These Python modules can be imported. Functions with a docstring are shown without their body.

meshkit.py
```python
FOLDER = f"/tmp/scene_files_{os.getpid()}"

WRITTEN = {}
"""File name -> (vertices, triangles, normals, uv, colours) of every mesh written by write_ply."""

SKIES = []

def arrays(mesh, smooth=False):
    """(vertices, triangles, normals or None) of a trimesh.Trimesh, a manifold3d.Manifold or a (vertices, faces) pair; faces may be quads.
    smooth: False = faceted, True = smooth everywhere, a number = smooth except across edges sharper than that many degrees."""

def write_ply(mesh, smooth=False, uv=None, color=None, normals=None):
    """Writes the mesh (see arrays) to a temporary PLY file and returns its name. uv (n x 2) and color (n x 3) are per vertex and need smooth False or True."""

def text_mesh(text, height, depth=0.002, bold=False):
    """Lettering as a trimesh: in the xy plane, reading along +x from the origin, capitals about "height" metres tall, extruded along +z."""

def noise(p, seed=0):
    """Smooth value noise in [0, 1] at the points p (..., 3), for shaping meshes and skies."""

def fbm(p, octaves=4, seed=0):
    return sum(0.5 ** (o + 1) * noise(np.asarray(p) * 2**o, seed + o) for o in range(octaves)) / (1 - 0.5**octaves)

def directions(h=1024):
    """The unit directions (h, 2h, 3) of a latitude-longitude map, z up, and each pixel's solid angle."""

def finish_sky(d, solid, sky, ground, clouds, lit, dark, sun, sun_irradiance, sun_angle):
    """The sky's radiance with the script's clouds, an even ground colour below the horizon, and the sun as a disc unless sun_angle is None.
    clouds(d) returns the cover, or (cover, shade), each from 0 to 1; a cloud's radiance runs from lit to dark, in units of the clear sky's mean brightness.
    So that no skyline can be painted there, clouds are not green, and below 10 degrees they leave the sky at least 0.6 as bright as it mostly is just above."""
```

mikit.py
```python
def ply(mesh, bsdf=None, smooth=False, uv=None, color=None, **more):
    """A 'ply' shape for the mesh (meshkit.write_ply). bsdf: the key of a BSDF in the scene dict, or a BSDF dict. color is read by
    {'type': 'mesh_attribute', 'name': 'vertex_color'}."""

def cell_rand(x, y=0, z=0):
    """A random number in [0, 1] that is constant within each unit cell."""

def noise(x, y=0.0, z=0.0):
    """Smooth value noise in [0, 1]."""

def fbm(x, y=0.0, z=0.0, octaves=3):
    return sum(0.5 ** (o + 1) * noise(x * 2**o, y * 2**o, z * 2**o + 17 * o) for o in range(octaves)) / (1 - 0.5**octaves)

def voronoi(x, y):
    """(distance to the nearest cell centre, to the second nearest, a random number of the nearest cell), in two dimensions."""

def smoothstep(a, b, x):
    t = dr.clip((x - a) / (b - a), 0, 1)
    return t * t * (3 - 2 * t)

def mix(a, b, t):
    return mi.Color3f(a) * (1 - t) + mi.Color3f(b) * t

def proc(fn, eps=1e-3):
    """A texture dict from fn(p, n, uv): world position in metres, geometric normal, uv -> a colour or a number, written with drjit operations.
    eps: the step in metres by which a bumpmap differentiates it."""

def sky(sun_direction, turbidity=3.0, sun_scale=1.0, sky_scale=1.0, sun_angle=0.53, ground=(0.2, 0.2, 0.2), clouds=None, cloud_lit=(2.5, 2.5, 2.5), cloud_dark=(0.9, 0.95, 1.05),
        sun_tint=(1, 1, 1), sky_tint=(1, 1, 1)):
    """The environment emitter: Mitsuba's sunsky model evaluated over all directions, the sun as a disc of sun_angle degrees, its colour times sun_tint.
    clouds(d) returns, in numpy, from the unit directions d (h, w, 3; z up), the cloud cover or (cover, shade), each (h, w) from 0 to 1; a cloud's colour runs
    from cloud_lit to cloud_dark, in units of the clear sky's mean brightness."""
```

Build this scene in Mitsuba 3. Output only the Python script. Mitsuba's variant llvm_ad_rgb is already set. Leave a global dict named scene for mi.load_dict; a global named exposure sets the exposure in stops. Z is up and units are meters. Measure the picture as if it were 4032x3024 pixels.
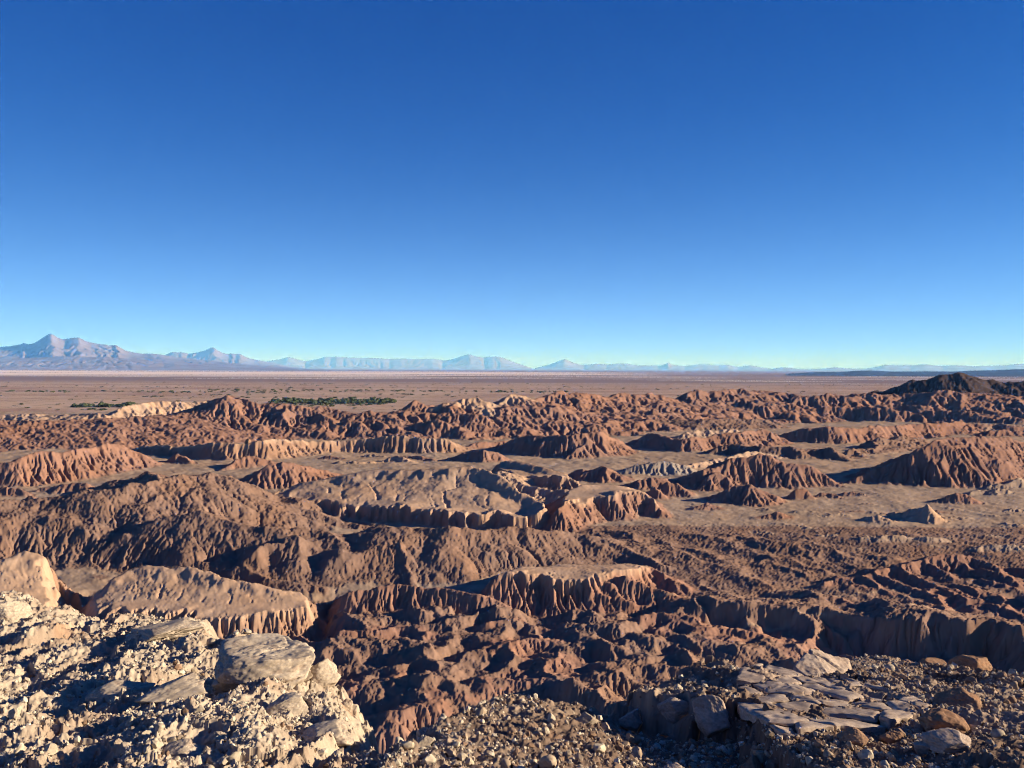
import math, random
import numpy as np, trimesh, drjit as dr, mitsuba as mi, mikit, meshkit
T = mi.ScalarTransform4f
scene, labels = {}, {}
CZ = 140.0                      # height of the eye above the salt flat
# ---------------------------------------------------------------- camera, sky, exposure
pitch, roll = math.radians(-1.12), math.radians(0.23)
fwd = np.array([0, math.cos(pitch), math.sin(pitch)]); up0 = np.array([0, -math.sin(pitch), math.cos(pitch)]); rt0 = np.array([1.0, 0, 0])
upv = math.cos(roll) * up0 - math.sin(roll) * rt0
SIG = [0.0016, 0.0052, 0.0140]     # clear mountain air, extinction per kilometre
scene['air'] = {'type': 'homogeneous', 'albedo': 0.95, 'scale': 0.001, 'sigma_t': {'type': 'rgb', 'value': SIG}}
HX, HTOP = 220000.0, 3100.0
scene['haze'] = {'type': 'cube', 'to_world': T().translate([0, 20000, HTOP / 2 - 30]).scale([HX, HX, HTOP / 2 + 30]), 'bsdf': {'type': 'null'}, 'interior': {'type': 'ref', 'id': 'air'}}
labels['haze'] = {'label': 'thin blue haze over the desert basin fading the distant mountains', 'category': 'haze', 'kind': 'stuff'}
scene['camera'] = {'type': 'perspective', 'fov': 67.3, 'fov_axis': 'x', 'near_clip': 0.1, 'far_clip': 400000.0, 'medium': {'type': 'ref', 'id': 'air'},
                   'to_world': T().look_at(origin=[0, 0, CZ], target=[0, float(fwd[1]), CZ + float(fwd[2])], up=upv.tolist())}
SUN_AZ, SUN_EL = 88.5, 15.0     # degrees to the right of the view, above the horizon
sun_dir = [math.cos(math.radians(SUN_EL)) * math.sin(math.radians(SUN_AZ)), math.cos(math.radians(SUN_EL)) * math.cos(math.radians(SUN_AZ)), math.sin(math.radians(SUN_EL))]
def veil(d):                    # the air thickens into a pale band all round the horizon
    el = np.degrees(np.arcsin(np.clip(d[..., 2], 0, 1)))
    return 0.62 * np.exp(-el / 5.2)
scene['sky'] = mikit.sky(sun_dir, turbidity=2.0, sky_scale=0.65, sun_scale=1.35, ground=(0.16, 0.12, 0.1), sky_tint=(0.002, 0.25, 0.88), sun_tint=(1.0, 1.24, 1.88),
                         clouds=veil, cloud_lit=(5.4, 10.6, 21.5))
exposure = 2.9
QUICK = 0
# ---------------------------------------------------------------- terrain engine
def nz(x, y, s=0):
    """value noise -1..1 on numpy arrays (drjit inside), rotated by the seed"""
    a = 0.7 + 1.3 * s
    c, d = math.cos(a), math.sin(a)
    sh = np.shape(x)
    X = mi.Float(np.ascontiguousarray((c * x - d * y).ravel(), np.float32)); Y = mi.Float(np.ascontiguousarray((d * x + c * y).ravel(), np.float32))
    return np.array(mikit.noise(X + 31.7 * s, Y + 11.3 * s, 0.37 + 3.1 * s)).reshape(sh) * 2.0 - 1.0

def nz3(p, s=0):
    q = [mi.Float(np.ascontiguousarray(p[:, k], np.float32)) + (17.3 * s + 5.1 * k) for k in range(3)]
    return np.array(mikit.noise(*q))

def fb(x, y, s=0, o=3, g=0.5):
    t, w, f, n = 0, 1.0, 1.0, 0.0
    for k in range(o):
        t = t + w * nz(x * f, y * f, s + k * 1.7); n += w; w *= g; f *= 2.03
    return t / n * 1.5

_j = np.random.default_rng(3).normal(size=(3, 6000))
JAG = sum(0.5 ** k * np.interp(np.arange(6000), np.arange(0, 6000, 4 >> k), _j[k][:len(np.arange(0, 6000, 4 >> k))]) for k in range(3)) * 0.42

def floor_z(Y):
    return CZ + np.interp(Y, [0, 200, 300, 420, 800, 1100, 1500, 1900, 2300, 2700], [-96, -99, -100, -100, -100, -105, -110, -120, -139.5, -143])

def smax(a, b, k):
    h = np.clip(0.5 + 0.5 * (a - b) / k, 0, 1)
    return b + (a - b) * h + k * h * (1 - h)

class Land:
    def __init__(s, u0, u1, nu, y0, y1, ny):
        s.u = np.linspace(u0, u1, nu); s.y = np.exp(np.linspace(math.log(y0), math.log(y1), ny))
        s.Y = np.repeat(s.y[:, None], nu, 1).astype(np.float32); s.X = (s.Y * s.u[None, :]).astype(np.float32)
        s.H = floor_z(s.Y).astype(np.float32)
        s.kind = np.full(s.H.shape, 3, np.int8); s.own = np.zeros(s.H.shape, np.int16); s.tags = ['valley_floor']; s.rough = np.zeros_like(s.H)
    def window(s, x0, x1, y0, y1):
        j0, j1 = np.searchsorted(s.y, [y0, y1])
        ya, yb = max(y0, s.y[0]), y1
        us = [x / y for x in (x0, x1) for y in (ya, yb)]
        i0, i1 = np.searchsorted(s.u, [min(us), max(us)])
        return slice(max(j0 - 1, 0), min(j1 + 1, len(s.y))), slice(max(i0 - 1, 0), min(i1 + 1, len(s.u)))
    def tag(s, name, w, new):
        if name not in s.tags: s.tags.append(name)
        s.own[w] = np.where(new, s.tags.index(name), s.own[w])
    def ridge(s, p, tf, tb, wob=0.0, jag=0.0, kind=0, k=1.5, rough=1.0, seed=0, prof=1.0, rim=0.0, tag='valley_floor'):
        p = np.array(p, float)
        if len(p) == 1: p = np.vstack([p, p + [0.5, 0, 0]])
        hmax = p[:, 2].max() - (CZ - 145)
        reach = min(hmax, 130) / min(tf, tb)
        w = s.window(p[:, 0].min() - reach, p[:, 0].max() + reach, p[:, 1].min() - reach, p[:, 1].max() + reach)
        X, Y = s.X[w], s.Y[w]
        if X.size == 0: return
        sc = Y.mean() * 0.02
        if wob:
            if not hasattr(s, 'wx'):
                U, V = s.X / s.Y * 23, np.log(s.Y) * 23
                s.wx, s.wy = [[fb(U, V, a + k, 3).astype(np.float32) for k in range(4)] for a in (3, 5)]
            X = X + wob * sc * s.wx[seed % 4][w]; Y = Y + wob * sc * s.wy[(seed + 1) % 4][w]
        best = np.full(X.shape, -1e9, np.float32); rimz = np.zeros(X.shape, bool)
        for (ax, ay, az), (bx, by, bz) in zip(p[:-1], p[1:]):
            dx, dy = bx - ax, by - ay; L = math.hypot(dx, dy) + 1e-6
            t = np.clip(((X - ax) * dx + (Y - ay) * dy) / L ** 2, 0, 1)
            qx, qy = X - (ax + t * dx), Y - (ay + t * dy)
            d = np.hypot(qx, qy) + 1e-3
            f = 0.5 - 0.5 * qy / d                         # 1 in front (towards smaller y), 0 behind
            T = tb + (tf - tb) * (f * f * (3 - 2 * f))
            zc = az + (bz - az) * t
            if jag: zc = zc + jag * np.interp(((ax + t * dx) * 0.9 + (ay + t * dy) * 0.44) / sc * 2.4 + 37.0 * seed + 2000, np.arange(len(JAG)), JAG)
            hh = max(az, bz) - (CZ - 104)
            if prof != 1.0:
                dn = np.clip(d * T / hh, 0, 1); z = zc - hh * dn ** prof - np.maximum(d * T - hh, 0)
            else: z = zc - T * d
            best = np.maximum(best, z)
            if rim: rimz = np.where((d * T < rim) & (z >= best), True, rimz & (z < best))
        new = best > s.H[w] + 0.3; s.tag(tag, w, new)
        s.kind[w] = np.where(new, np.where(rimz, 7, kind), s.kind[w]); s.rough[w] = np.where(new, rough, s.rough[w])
        s.H[w] = smax(s.H[w], best, k)
    def dome(s, edge, inner, tf, kind=1, side=0, wob=0.6, k=1.0, seed=0, rough=0.05, tag='valley_floor', tilt=0.0):
        """mesa or dome: polygon edge (x, y, z), inner points; outside it falls with slope tf"""
        e = np.array(edge, float); pts = np.vstack([e, np.array(inner, float).reshape(-1, 3)])
        reach = 40 / tf + 10
        w = s.window(e[:, 0].min() - reach, e[:, 0].max() + reach, e[:, 1].min() - reach, e[:, 1].max() + reach)
        X, Y = s.X[w].copy(), s.Y[w].copy()
        sc = Y.mean() * 0.02
        if wob:
            a, b = fb(X / sc, Y / sc, seed + 3, 4, 0.6), fb(X / sc, Y / sc, seed + 9, 4, 0.6)
            X += wob * sc * a * 0.5; Y += wob * sc * b * 0.5
        n = len(e); dmin = np.full(X.shape, 1e9); inside = np.zeros(X.shape, bool); ze = np.zeros(X.shape); along = np.zeros(X.shape); L0 = 0
        for i in range(n):
            (ax, ay, az), (bx, by, bz) = e[i], e[(i + 1) % n]
            dx, dy = bx - ax, by - ay; L = math.hypot(dx, dy)
            t = np.clip(((X - ax) * dx + (Y - ay) * dy) / L ** 2, 0, 1)
            d = np.hypot(X - ax - t * dx, Y - ay - t * dy)
            m = d < dmin; ze = np.where(m, az + (bz - az) * t, ze); along = np.where(m, L0 + t * L, along); dmin = np.minimum(d, dmin); L0 += L
            if abs(dy) > 1e-9: inside ^= ((Y > ay) != (Y > by)) & (X < ax + (Y - ay) / dy * dx)
        # top: thin-plate-like blend of the points
        num = 0; den = 0
        for q in pts:
            wgt = 1.0 / (((X - q[0]) ** 2 + (Y - q[1]) ** 2) + (1.6 * sc) ** 2) ** 1.6
            num = num + wgt * q[2]; den = den + wgt
        top = num / den - tilt * (X - pts[:, 0].mean())
        b = np.clip(dmin / (1.5 * sc), 0, 1); top = ze + (top - ze) * b * b * (3 - 2 * b)
        ze = ze - tilt * (X - pts[:, 0].mean()) * (dmin < 60)
        z = np.where(inside, top, ze - tf * dmin)
        new = z > s.H[w] + 0.15; s.tag(tag, w, new)
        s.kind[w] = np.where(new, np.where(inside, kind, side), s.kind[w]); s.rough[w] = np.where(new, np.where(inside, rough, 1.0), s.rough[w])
        s.H[w] = smax(s.H[w], z, k)
    def pit(s, p, r, depth):
        w = s.window(p[0] - 3 * r, p[0] + 3 * r, p[1] - 3 * r, p[1] + 3 * r)
        s.H[w] -= depth * np.exp(-((s.X[w] - p[0]) ** 2 + (s.Y[w] - p[1]) ** 2) / r ** 2)
    def groove(s, p, wd, depth, seed=0):
        p = np.array(p, float)
        w = s.window(p[:, 0].min() - 3 * wd, p[:, 0].max() + 3 * wd, p[:, 1].min() - 3 * wd, p[:, 1].max() + 3 * wd)
        X, Y = s.X[w], s.Y[w]; X = X + 1.2 * wd * fb(X / wd / 3, Y / wd / 5, seed + 3, 2)
        best = np.full(X.shape, 1e9)
        for i, ((ax, ay), (bx, by)) in enumerate(zip(p[:-1], p[1:])):
            dx, dy = bx - ax, by - ay; L = math.hypot(dx, dy) + 1e-6
            t = np.clip(((X - ax) * dx + (Y - ay) * dy) / L ** 2, 0, 1)
            k = 0.35 + 0.65 * (i + t) / (len(p) - 1)
            best = np.minimum(best, np.hypot(X - ax - t * dx, Y - ay - t * dy) / wd / k + (1 - k))
        s.H[w] -= depth * np.clip(1 - best, 0, 1)
    def canyon(s, p, tw, wob=0.5, seed=0):
        """cuts a V with floor at the points' z and wall slope tw"""
        p = np.array(p, float); reach = 45 / tw
        w = s.window(p[:, 0].min() - reach, p[:, 0].max() + reach, p[:, 1].min() - reach, p[:, 1].max() + reach)
        X, Y = s.X[w], s.Y[w]; sc = Y.mean() * 0.02
        X = X + wob * sc * fb(X / sc, Y / sc, seed + 3, 3); Y = Y + wob * sc * fb(X / sc, Y / sc, seed + 5, 3)
        best = np.full(X.shape, 1e9)
        for (ax, ay, az), (bx, by, bz) in zip(p[:-1], p[1:]):
            dx, dy = bx - ax, by - ay; L = math.hypot(dx, dy) + 1e-6
            t = np.clip(((X - ax) * dx + (Y - ay) * dy) / L ** 2, 0, 1)
            best = np.minimum(best, az + (bz - az) * t + tw * np.hypot(X - ax - t * dx, Y - ay - t * dy))
        s.H[w] = np.where(best < s.H[w], best, s.H[w])
    def flow(s):
        H = s.H; ny, nx = H.shape; N = ny * nx
        best = np.zeros(H.shape, np.float32); rc = np.arange(N, dtype=np.int32).reshape(ny, nx).copy(); bd = np.ones(H.shape, np.float32)
        idx = np.arange(N, dtype=np.int32).reshape(ny, nx)
        I = (slice(1, -1), slice(1, -1))
        for dj in (-1, 0, 1):
            for di in (-1, 0, 1):
                if dj == di == 0: continue
                S = (slice(1 + dj, ny - 1 + dj), slice(1 + di, nx - 1 + di))
                d = np.hypot(s.X[S] - s.X[I], s.Y[S] - s.Y[I])
                sl = (H[I] - H[S]) / d
                m = sl > best[I]
                best[I] = np.where(m, sl, best[I]); rc[I] = np.where(m, idx[S], rc[I]); bd[I] = np.where(m, d, bd[I])
        return rc.ravel(), bd.ravel(), best
    def erode(s, K, n=6, m=0.45, D=0.0, jumps=11, amax=1e9):
        cell = (np.gradient(s.y)[:, None] * s.Y * (s.u[1] - s.u[0])).astype(np.float32).ravel()
        Kf = np.broadcast_to(K, s.H.shape).ravel()
        for it in range(n):
            r, d, sl = s.flow()
            A = cell.copy(); rr = r.copy(); N = len(A); root = r == np.arange(N)
            A = np.where(root, 0, A)                        # the pits take but do not pass on
            tot = A.copy(); carry = A; 
            for j in range(jumps):
                g = np.bincount(rr, weights=tot, minlength=N).astype(np.float32)
                fixed = rr == np.arange(N)
                g = np.where(root, 0, g)
                tot = tot + g
                rr = rr[rr]
            F = Kf * np.minimum(tot, amax) ** m / d
            b = 1 / (1 + F); c = s.H.ravel() * F * 0
            h = s.H.ravel()
            c = h * b; w = F * b; w = np.where(root, 0, w).astype(np.float32); c = np.where(root, h, c).astype(np.float32); rr = r.copy()
            for j in range(jumps):
                c = c + w * c[rr]; w = w * w[rr]; rr = rr[rr]
                if j == 0: pass
            s.H = (c + w * h[rr]).reshape(s.H.shape).astype(np.float32)
            if D:
                H = s.H; lap = np.zeros_like(H)
                lap[1:-1, 1:-1] = (H[2:, 1:-1] + H[:-2, 1:-1] + H[1:-1, 2:] + H[1:-1, :-2]) / 4 - H[1:-1, 1:-1]
                s.H = H + D * lap
    def mesh(s, rows=None):
        ny, nx = s.H.shape
        i = np.arange(ny * nx).reshape(ny, nx)
        q = np.stack([i[:-1, :-1], i[:-1, 1:], i[1:, 1:], i[1:, :-1]], -1)
        return np.stack([s.X, s.Y, s.H], -1).reshape(-1, 3), q.reshape(-1, 4)
RIDGES = [
    ([(-521.5,1354.3,73.7),(-457.5,1363.4,74.7),(-396.9,1356.5,73.9),(-312.0,1319.7,67.6),(-246.0,1316.2,67.5),(-182.1,1325.3,69.8),(-140.2,1343.1,73.6),(-75.3,1373.7,80.0),(-7.5,1424.1,80.3),(40.9,1475.1,80.9),(143.8,1589.6,83.3),(240.3,1676.4,80.9),(337.3,1748.8,76.9),(451.8,1864.0,78.5),(576.4,1974.3,81.0),(698.1,2024.7,77.7),(775.0,1999.0,74.2),(867.6,1984.3,73.0),(922.7,1990.0,75.2),(991.0,1995.2,78.7),(1100.5,1978.8,80.1),(1212.5,1948.7,79.2),(1315.2,1910.9,76.7),(1583.1,1855.1,77.3)], 0.19, 0.25, {'wob': 1.2, 'jag': 9.0, 'kind': 0, 'prof': 1.1, 'tag': 'badlands'}),
    ([(-835.9,1092.8,61.4),(-733.9,1102.3,63.2),(-634.0,1118.8,63.1),(-575.7,1149.9,65.6),(-528.8,1216.8,67.0),(-497.5,1292.1,70.7)], 0.13, 0.2, {'wob': 1.0, 'jag': 4.0, 'kind': 0, 'tag': 'badlands'}),
    ([(-1109.2,1515.7,43.3),(-1017.6,1528.4,47.2),(-970.0,1532.9,48.7),(-917.4,1529.7,48.7),(-861.8,1520.6,47.5),(-821.8,1525.7,49.1)], 0.2, 0.3, {'wob': 0.8, 'jag': 3.0, 'kind': 1, 'tag': 'escarpment_001'}),
    ([(-887.8,1689.7,39.2),(-894.9,1752.7,49.2),(-890.2,1801.8,52.5),(-877.4,1876.2,54.9),(-860.3,1949.7,55.2),(-840.8,2026.9,53.0),(-830.4,2102.3,53.8)], 0.35, 0.4, {'wob': 0.6, 'jag': 3.0, 'kind': 1, 'tag': 'escarpment_001'}),
    ([(-485.4,1308.9,97.4)], 0.5, 0.5, {'wob': 0.5, 'kind': 0, 'tag': 'hill_003'}),
    ([(-492.1,1326.8,96.4),(-500.1,1298.7,86.7),(-510.8,1271.9,77.8),(-527.6,1252.1,72.2),(-546.8,1230.1,66.2),(-567.5,1213.6,62.5)], 0.42, 0.42, {'wob': 0.5, 'jag': 2.0, 'kind': 0, 'tag': 'hill_003'}),
    ([(-501.0,1350.9,95.6),(-478.0,1332.9,89.5),(-453.0,1317.8,84.8),(-436.0,1312.3,83.2),(-408.1,1306.1,81.7),(-381.0,1302.2,80.9),(-343.7,1291.2,77.8),(-297.9,1277.6,74.1),(-266.2,1267.2,71.2),(-252.6,1262.2,69.7),(-238.9,1278.2,75.5)], 0.34, 0.5, {'wob': 0.6, 'jag': 3.0, 'kind': 0, 'tag': 'hill_003'}),
    ([(-483.6,1304.1,95.9),(-475.9,1268.4,80.3),(-471.2,1234.2,65.7),(-470.4,1200.9,51.9)], 0.45, 0.45, {'wob': 0.5, 'kind': 0, 'tag': 'hill_003'}),
    ([(-712.6,1114.5,55.6),(-700.1,1136.1,57.6),(-682.4,1170.0,61.2),(-643.9,1206.5,61.7),(-608.4,1231.4,61.5),(-594.9,1237.1,61.9)], 0.3, 0.25, {'wob': 0.6, 'jag': 2.0, 'kind': 0, 'tag': 'badlands'}),
    ([(-667.6,1101.0,49.9),(-645.9,1139.6,54.1),(-618.4,1173.2,56.1),(-587.4,1205.0,59.2)], 0.35, 0.3, {'wob': 0.6, 'jag': 3.0, 'kind': 0, 'tag': 'badlands'}),
    ([(-603.4,1116.9,48.4)], 0.6, 0.6, {'wob': 0.4, 'kind': 0, 'tag': 'badlands'}),
    ([(-595.8,1124.7,48.4)], 0.6, 0.6, {'wob': 0.4, 'kind': 0, 'tag': 'badlands'}),
    ([(-589.1,1135.5,49.0)], 0.6, 0.6, {'wob': 0.4, 'kind': 0, 'tag': 'badlands'}),
    ([(-579.1,1147.6,49.5)], 0.6, 0.6, {'wob': 0.4, 'kind': 0, 'tag': 'badlands'}),
    ([(-567.5,1154.0,49.7)], 0.6, 0.6, {'wob': 0.4, 'kind': 0, 'tag': 'badlands'}),
    ([(-559.0,1158.5,50.0)], 0.6, 0.6, {'wob': 0.4, 'kind': 0, 'tag': 'badlands'}),
    ([(-545.4,1158.1,49.2)], 0.6, 0.6, {'wob': 0.4, 'kind': 0, 'tag': 'badlands'}),
    ([(-524.9,1167.9,49.9)], 0.6, 0.6, {'wob': 0.4, 'kind': 0, 'tag': 'badlands'}),
    ([(-508.3,1174.0,50.1)], 0.6, 0.6, {'wob': 0.4, 'kind': 0, 'tag': 'badlands'}),
    ([(-492.0,1186.2,51.5)], 0.6, 0.6, {'wob': 0.4, 'kind': 0, 'tag': 'badlands'}),
    ([(-472.2,1205.5,53.9)], 0.6, 0.6, {'wob': 0.4, 'kind': 0, 'tag': 'badlands'}),
    ([(-452.5,1206.0,53.0)], 0.6, 0.6, {'wob': 0.4, 'kind': 0, 'tag': 'badlands'}),
    ([(-547.7,1250.8,65.8)], 0.6, 0.6, {'wob': 0.4, 'kind': 0, 'tag': 'badlands'}),
    ([(-517.2,1277.5,69.1)], 0.6, 0.6, {'wob': 0.4, 'kind': 0, 'tag': 'badlands'}),
    ([(-529.7,1247.3,64.3)], 0.6, 0.6, {'wob': 0.4, 'kind': 0, 'tag': 'badlands'}),
    ([(-444.4,1274.4,66.4)], 0.6, 0.6, {'wob': 0.4, 'kind': 0, 'tag': 'badlands'}),
    ([(-420.7,1229.7,57.6)], 0.6, 0.6, {'wob': 0.4, 'kind': 0, 'tag': 'badlands'}),
    ([(-562.9,1102.5,37.0),(-539.8,1122.5,40.2),(-514.7,1132.7,41.4),(-489.3,1117.4,34.6),(-478.9,1112.2,32.1)], 0.35, 0.35, {'wob': 0.4, 'kind': 0, 'tag': 'badlands'}),
    ([(-696.6,1046.2,48.8),(-675.7,1046.0,45.3),(-659.1,1075.2,49.6),(-617.2,1089.0,45.7),(-579.0,1084.8,37.7)], 0.35, 0.35, {'wob': 0.8, 'jag': 3.0, 'kind': 0, 'tag': 'badlands'}),
    ([(-379.6,1254.9,74.4),(-378.2,1236.6,65.1),(-361.4,1221.4,58.8),(-325.2,1192.3,48.0)], 0.5, 0.5, {'wob': 0.6, 'jag': 2, 'kind': 0, 'tag': 'badlands'}),
    ([(-299.1,1247.5,70.3),(-274.9,1213.2,55.0),(-247.9,1199.0,51.1),(-234.1,1189.2,47.9)], 0.5, 0.5, {'wob': 0.6, 'jag': 3, 'kind': 0, 'tag': 'badlands'}),
    ([(-260.4,1220.4,57.6),(-230.8,1213.3,54.8),(-198.0,1208.9,53.4)], 0.5, 0.5, {'wob': 0.6, 'jag': 3, 'kind': 0, 'tag': 'badlands'}),
    ([(-188.5,1199.0,50.9),(-158.2,1209.8,55.9),(-147.1,1217.0,59.4),(-125.8,1205.3,53.3)], 0.5, 0.5, {'wob': 0.6, 'jag': 3, 'kind': 0, 'tag': 'badlands'}),
    ([(-112.2,1209.1,65.0),(-124.8,1196.1,56.8),(-127.2,1181.7,48.0)], 0.6, 0.6, {'wob': 0.5, 'jag': 2, 'kind': 0, 'tag': 'badlands'}),
    ([(-181.2,1318.7,71.5),(-169.0,1346.3,84.2),(-148.3,1336.3,80.1)], 0.45, 0.5, {'wob': 0.5, 'jag': 2, 'kind': 0, 'tag': 'badlands'}),
    ([(-143.1,1329.6,76.0),(-113.9,1347.0,83.1),(-92.3,1356.8,87.0),(-74.3,1371.0,92.8),(-52.0,1358.3,87.7),(-32.0,1365.9,82.8)], 0.4, 0.5, {'wob': 0.5, 'jag': 2, 'kind': 1, 'tag': 'badlands'}),
    ([(-25.7,1387.2,81.0),(-7.6,1431.0,91.4),(7.7,1455.2,95.8),(22.2,1459.1,92.2)], 0.4, 0.4, {'wob': 0.5, 'jag': 2, 'kind': 1, 'tag': 'badlands'}),
    ([(-97.0,1244.3,63.5),(-68.6,1251.0,68.0),(-47.8,1248.0,67.2),(-23.2,1252.4,57.8)], 0.5, 0.5, {'wob': 0.5, 'jag': 3, 'kind': 0, 'tag': 'badlands'}),
    ([(51.1,1487.9,87.2),(77.9,1530.8,95.7),(104.9,1557.7,97.4),(137.6,1577.9,94.1),(164.5,1586.1,87.5)], 0.4, 0.4, {'wob': 0.5, 'jag': 3, 'kind': 0, 'tag': 'badlands'}),
    ([(43.7,1406.7,76.2),(68.1,1431.0,79.7),(86.7,1426.8,70.4),(100.8,1426.5,64.7)], 0.5, 0.5, {'wob': 0.6, 'jag': 3, 'kind': 0, 'tag': 'badlands'}),
    ([(225.9,1652.3,88.9),(251.9,1679.9,90.7),(283.4,1702.8,88.3),(335.6,1740.0,85.8)], 0.45, 0.45, {'wob': 0.6, 'jag': 3, 'kind': 0, 'tag': 'badlands'}),
    ([(405.7,1795.8,83.8),(428.3,1829.0,91.8),(451.5,1849.8,93.6),(474.5,1856.3,88.4),(509.4,1895.0,94.8),(535.2,1920.3,97.9),(579.8,1942.1,92.1),(628.8,1965.1,84.9)], 0.4, 0.4, {'wob': 0.6, 'jag': 3, 'kind': 0, 'tag': 'badlands'}),
    ([(229.3,1581.3,72.8),(286.2,1622.7,70.8),(312.8,1622.1,56.8)], 0.6, 0.6, {'wob': 0.5, 'kind': 0, 'tag': 'badlands'}),
    ([(37.6,1354.4,66.5),(46.0,1338.7,57.1)], 0.6, 0.6, {'wob': 0.5, 'kind': 0, 'tag': 'badlands'}),
    ([(100.3,1419.6,67.4),(128.7,1422.1,54.5)], 0.6, 0.6, {'wob': 0.5, 'kind': 0, 'tag': 'badlands'}),
    ([(147.1,1465.3,68.3),(155.8,1455.8,56.7)], 0.6, 0.6, {'wob': 0.5, 'kind': 0, 'tag': 'badlands'}),
    ([(315.4,1678.4,79.4),(322.3,1671.1,71.4),(345.6,1676.8,62.8)], 0.6, 0.6, {'wob': 0.5, 'kind': 0, 'tag': 'badlands'}),
    ([(167.2,1493.4,66.8),(188.6,1487.3,57.2)], 0.6, 0.6, {'wob': 0.5, 'kind': 0, 'tag': 'badlands'}),
    ([(202.5,1492.8,57.0),(220.1,1485.3,49.0)], 0.62, 0.62, {'wob': 0.6, 'jag': 2, 'kind': 0, 'tag': 'badlands'}),
    ([(531.9,1796.3,55.3),(552.8,1782.9,44.7)], 0.62, 0.62, {'wob': 0.6, 'jag': 2, 'kind': 0, 'tag': 'badlands'}),
    ([(-202.0,1243.6,60.6),(-180.7,1218.9,54.3)], 0.62, 0.62, {'wob': 0.6, 'jag': 2, 'kind': 0, 'tag': 'badlands'}),
    ([(221.9,1491.5,51.7),(228.4,1488.9,48.7)], 0.62, 0.62, {'wob': 0.6, 'jag': 2, 'kind': 0, 'tag': 'badlands'}),
    ([(84.8,1451.4,75.2),(98.2,1443.3,69.3)], 0.62, 0.62, {'wob': 0.6, 'jag': 2, 'kind': 0, 'tag': 'badlands'}),
    ([(176.1,1584.8,84.1),(184.7,1579.6,80.1)], 0.62, 0.62, {'wob': 0.6, 'jag': 2, 'kind': 0, 'tag': 'badlands'}),
    ([(-44.2,1203.6,53.7),(-29.4,1196.7,47.6)], 0.62, 0.62, {'wob': 0.6, 'jag': 2, 'kind': 0, 'tag': 'badlands'}),
    ([(-117.5,1212.5,55.3),(-110.8,1204.3,53.1)], 0.62, 0.62, {'wob': 0.6, 'jag': 2, 'kind': 0, 'tag': 'badlands'}),
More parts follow.
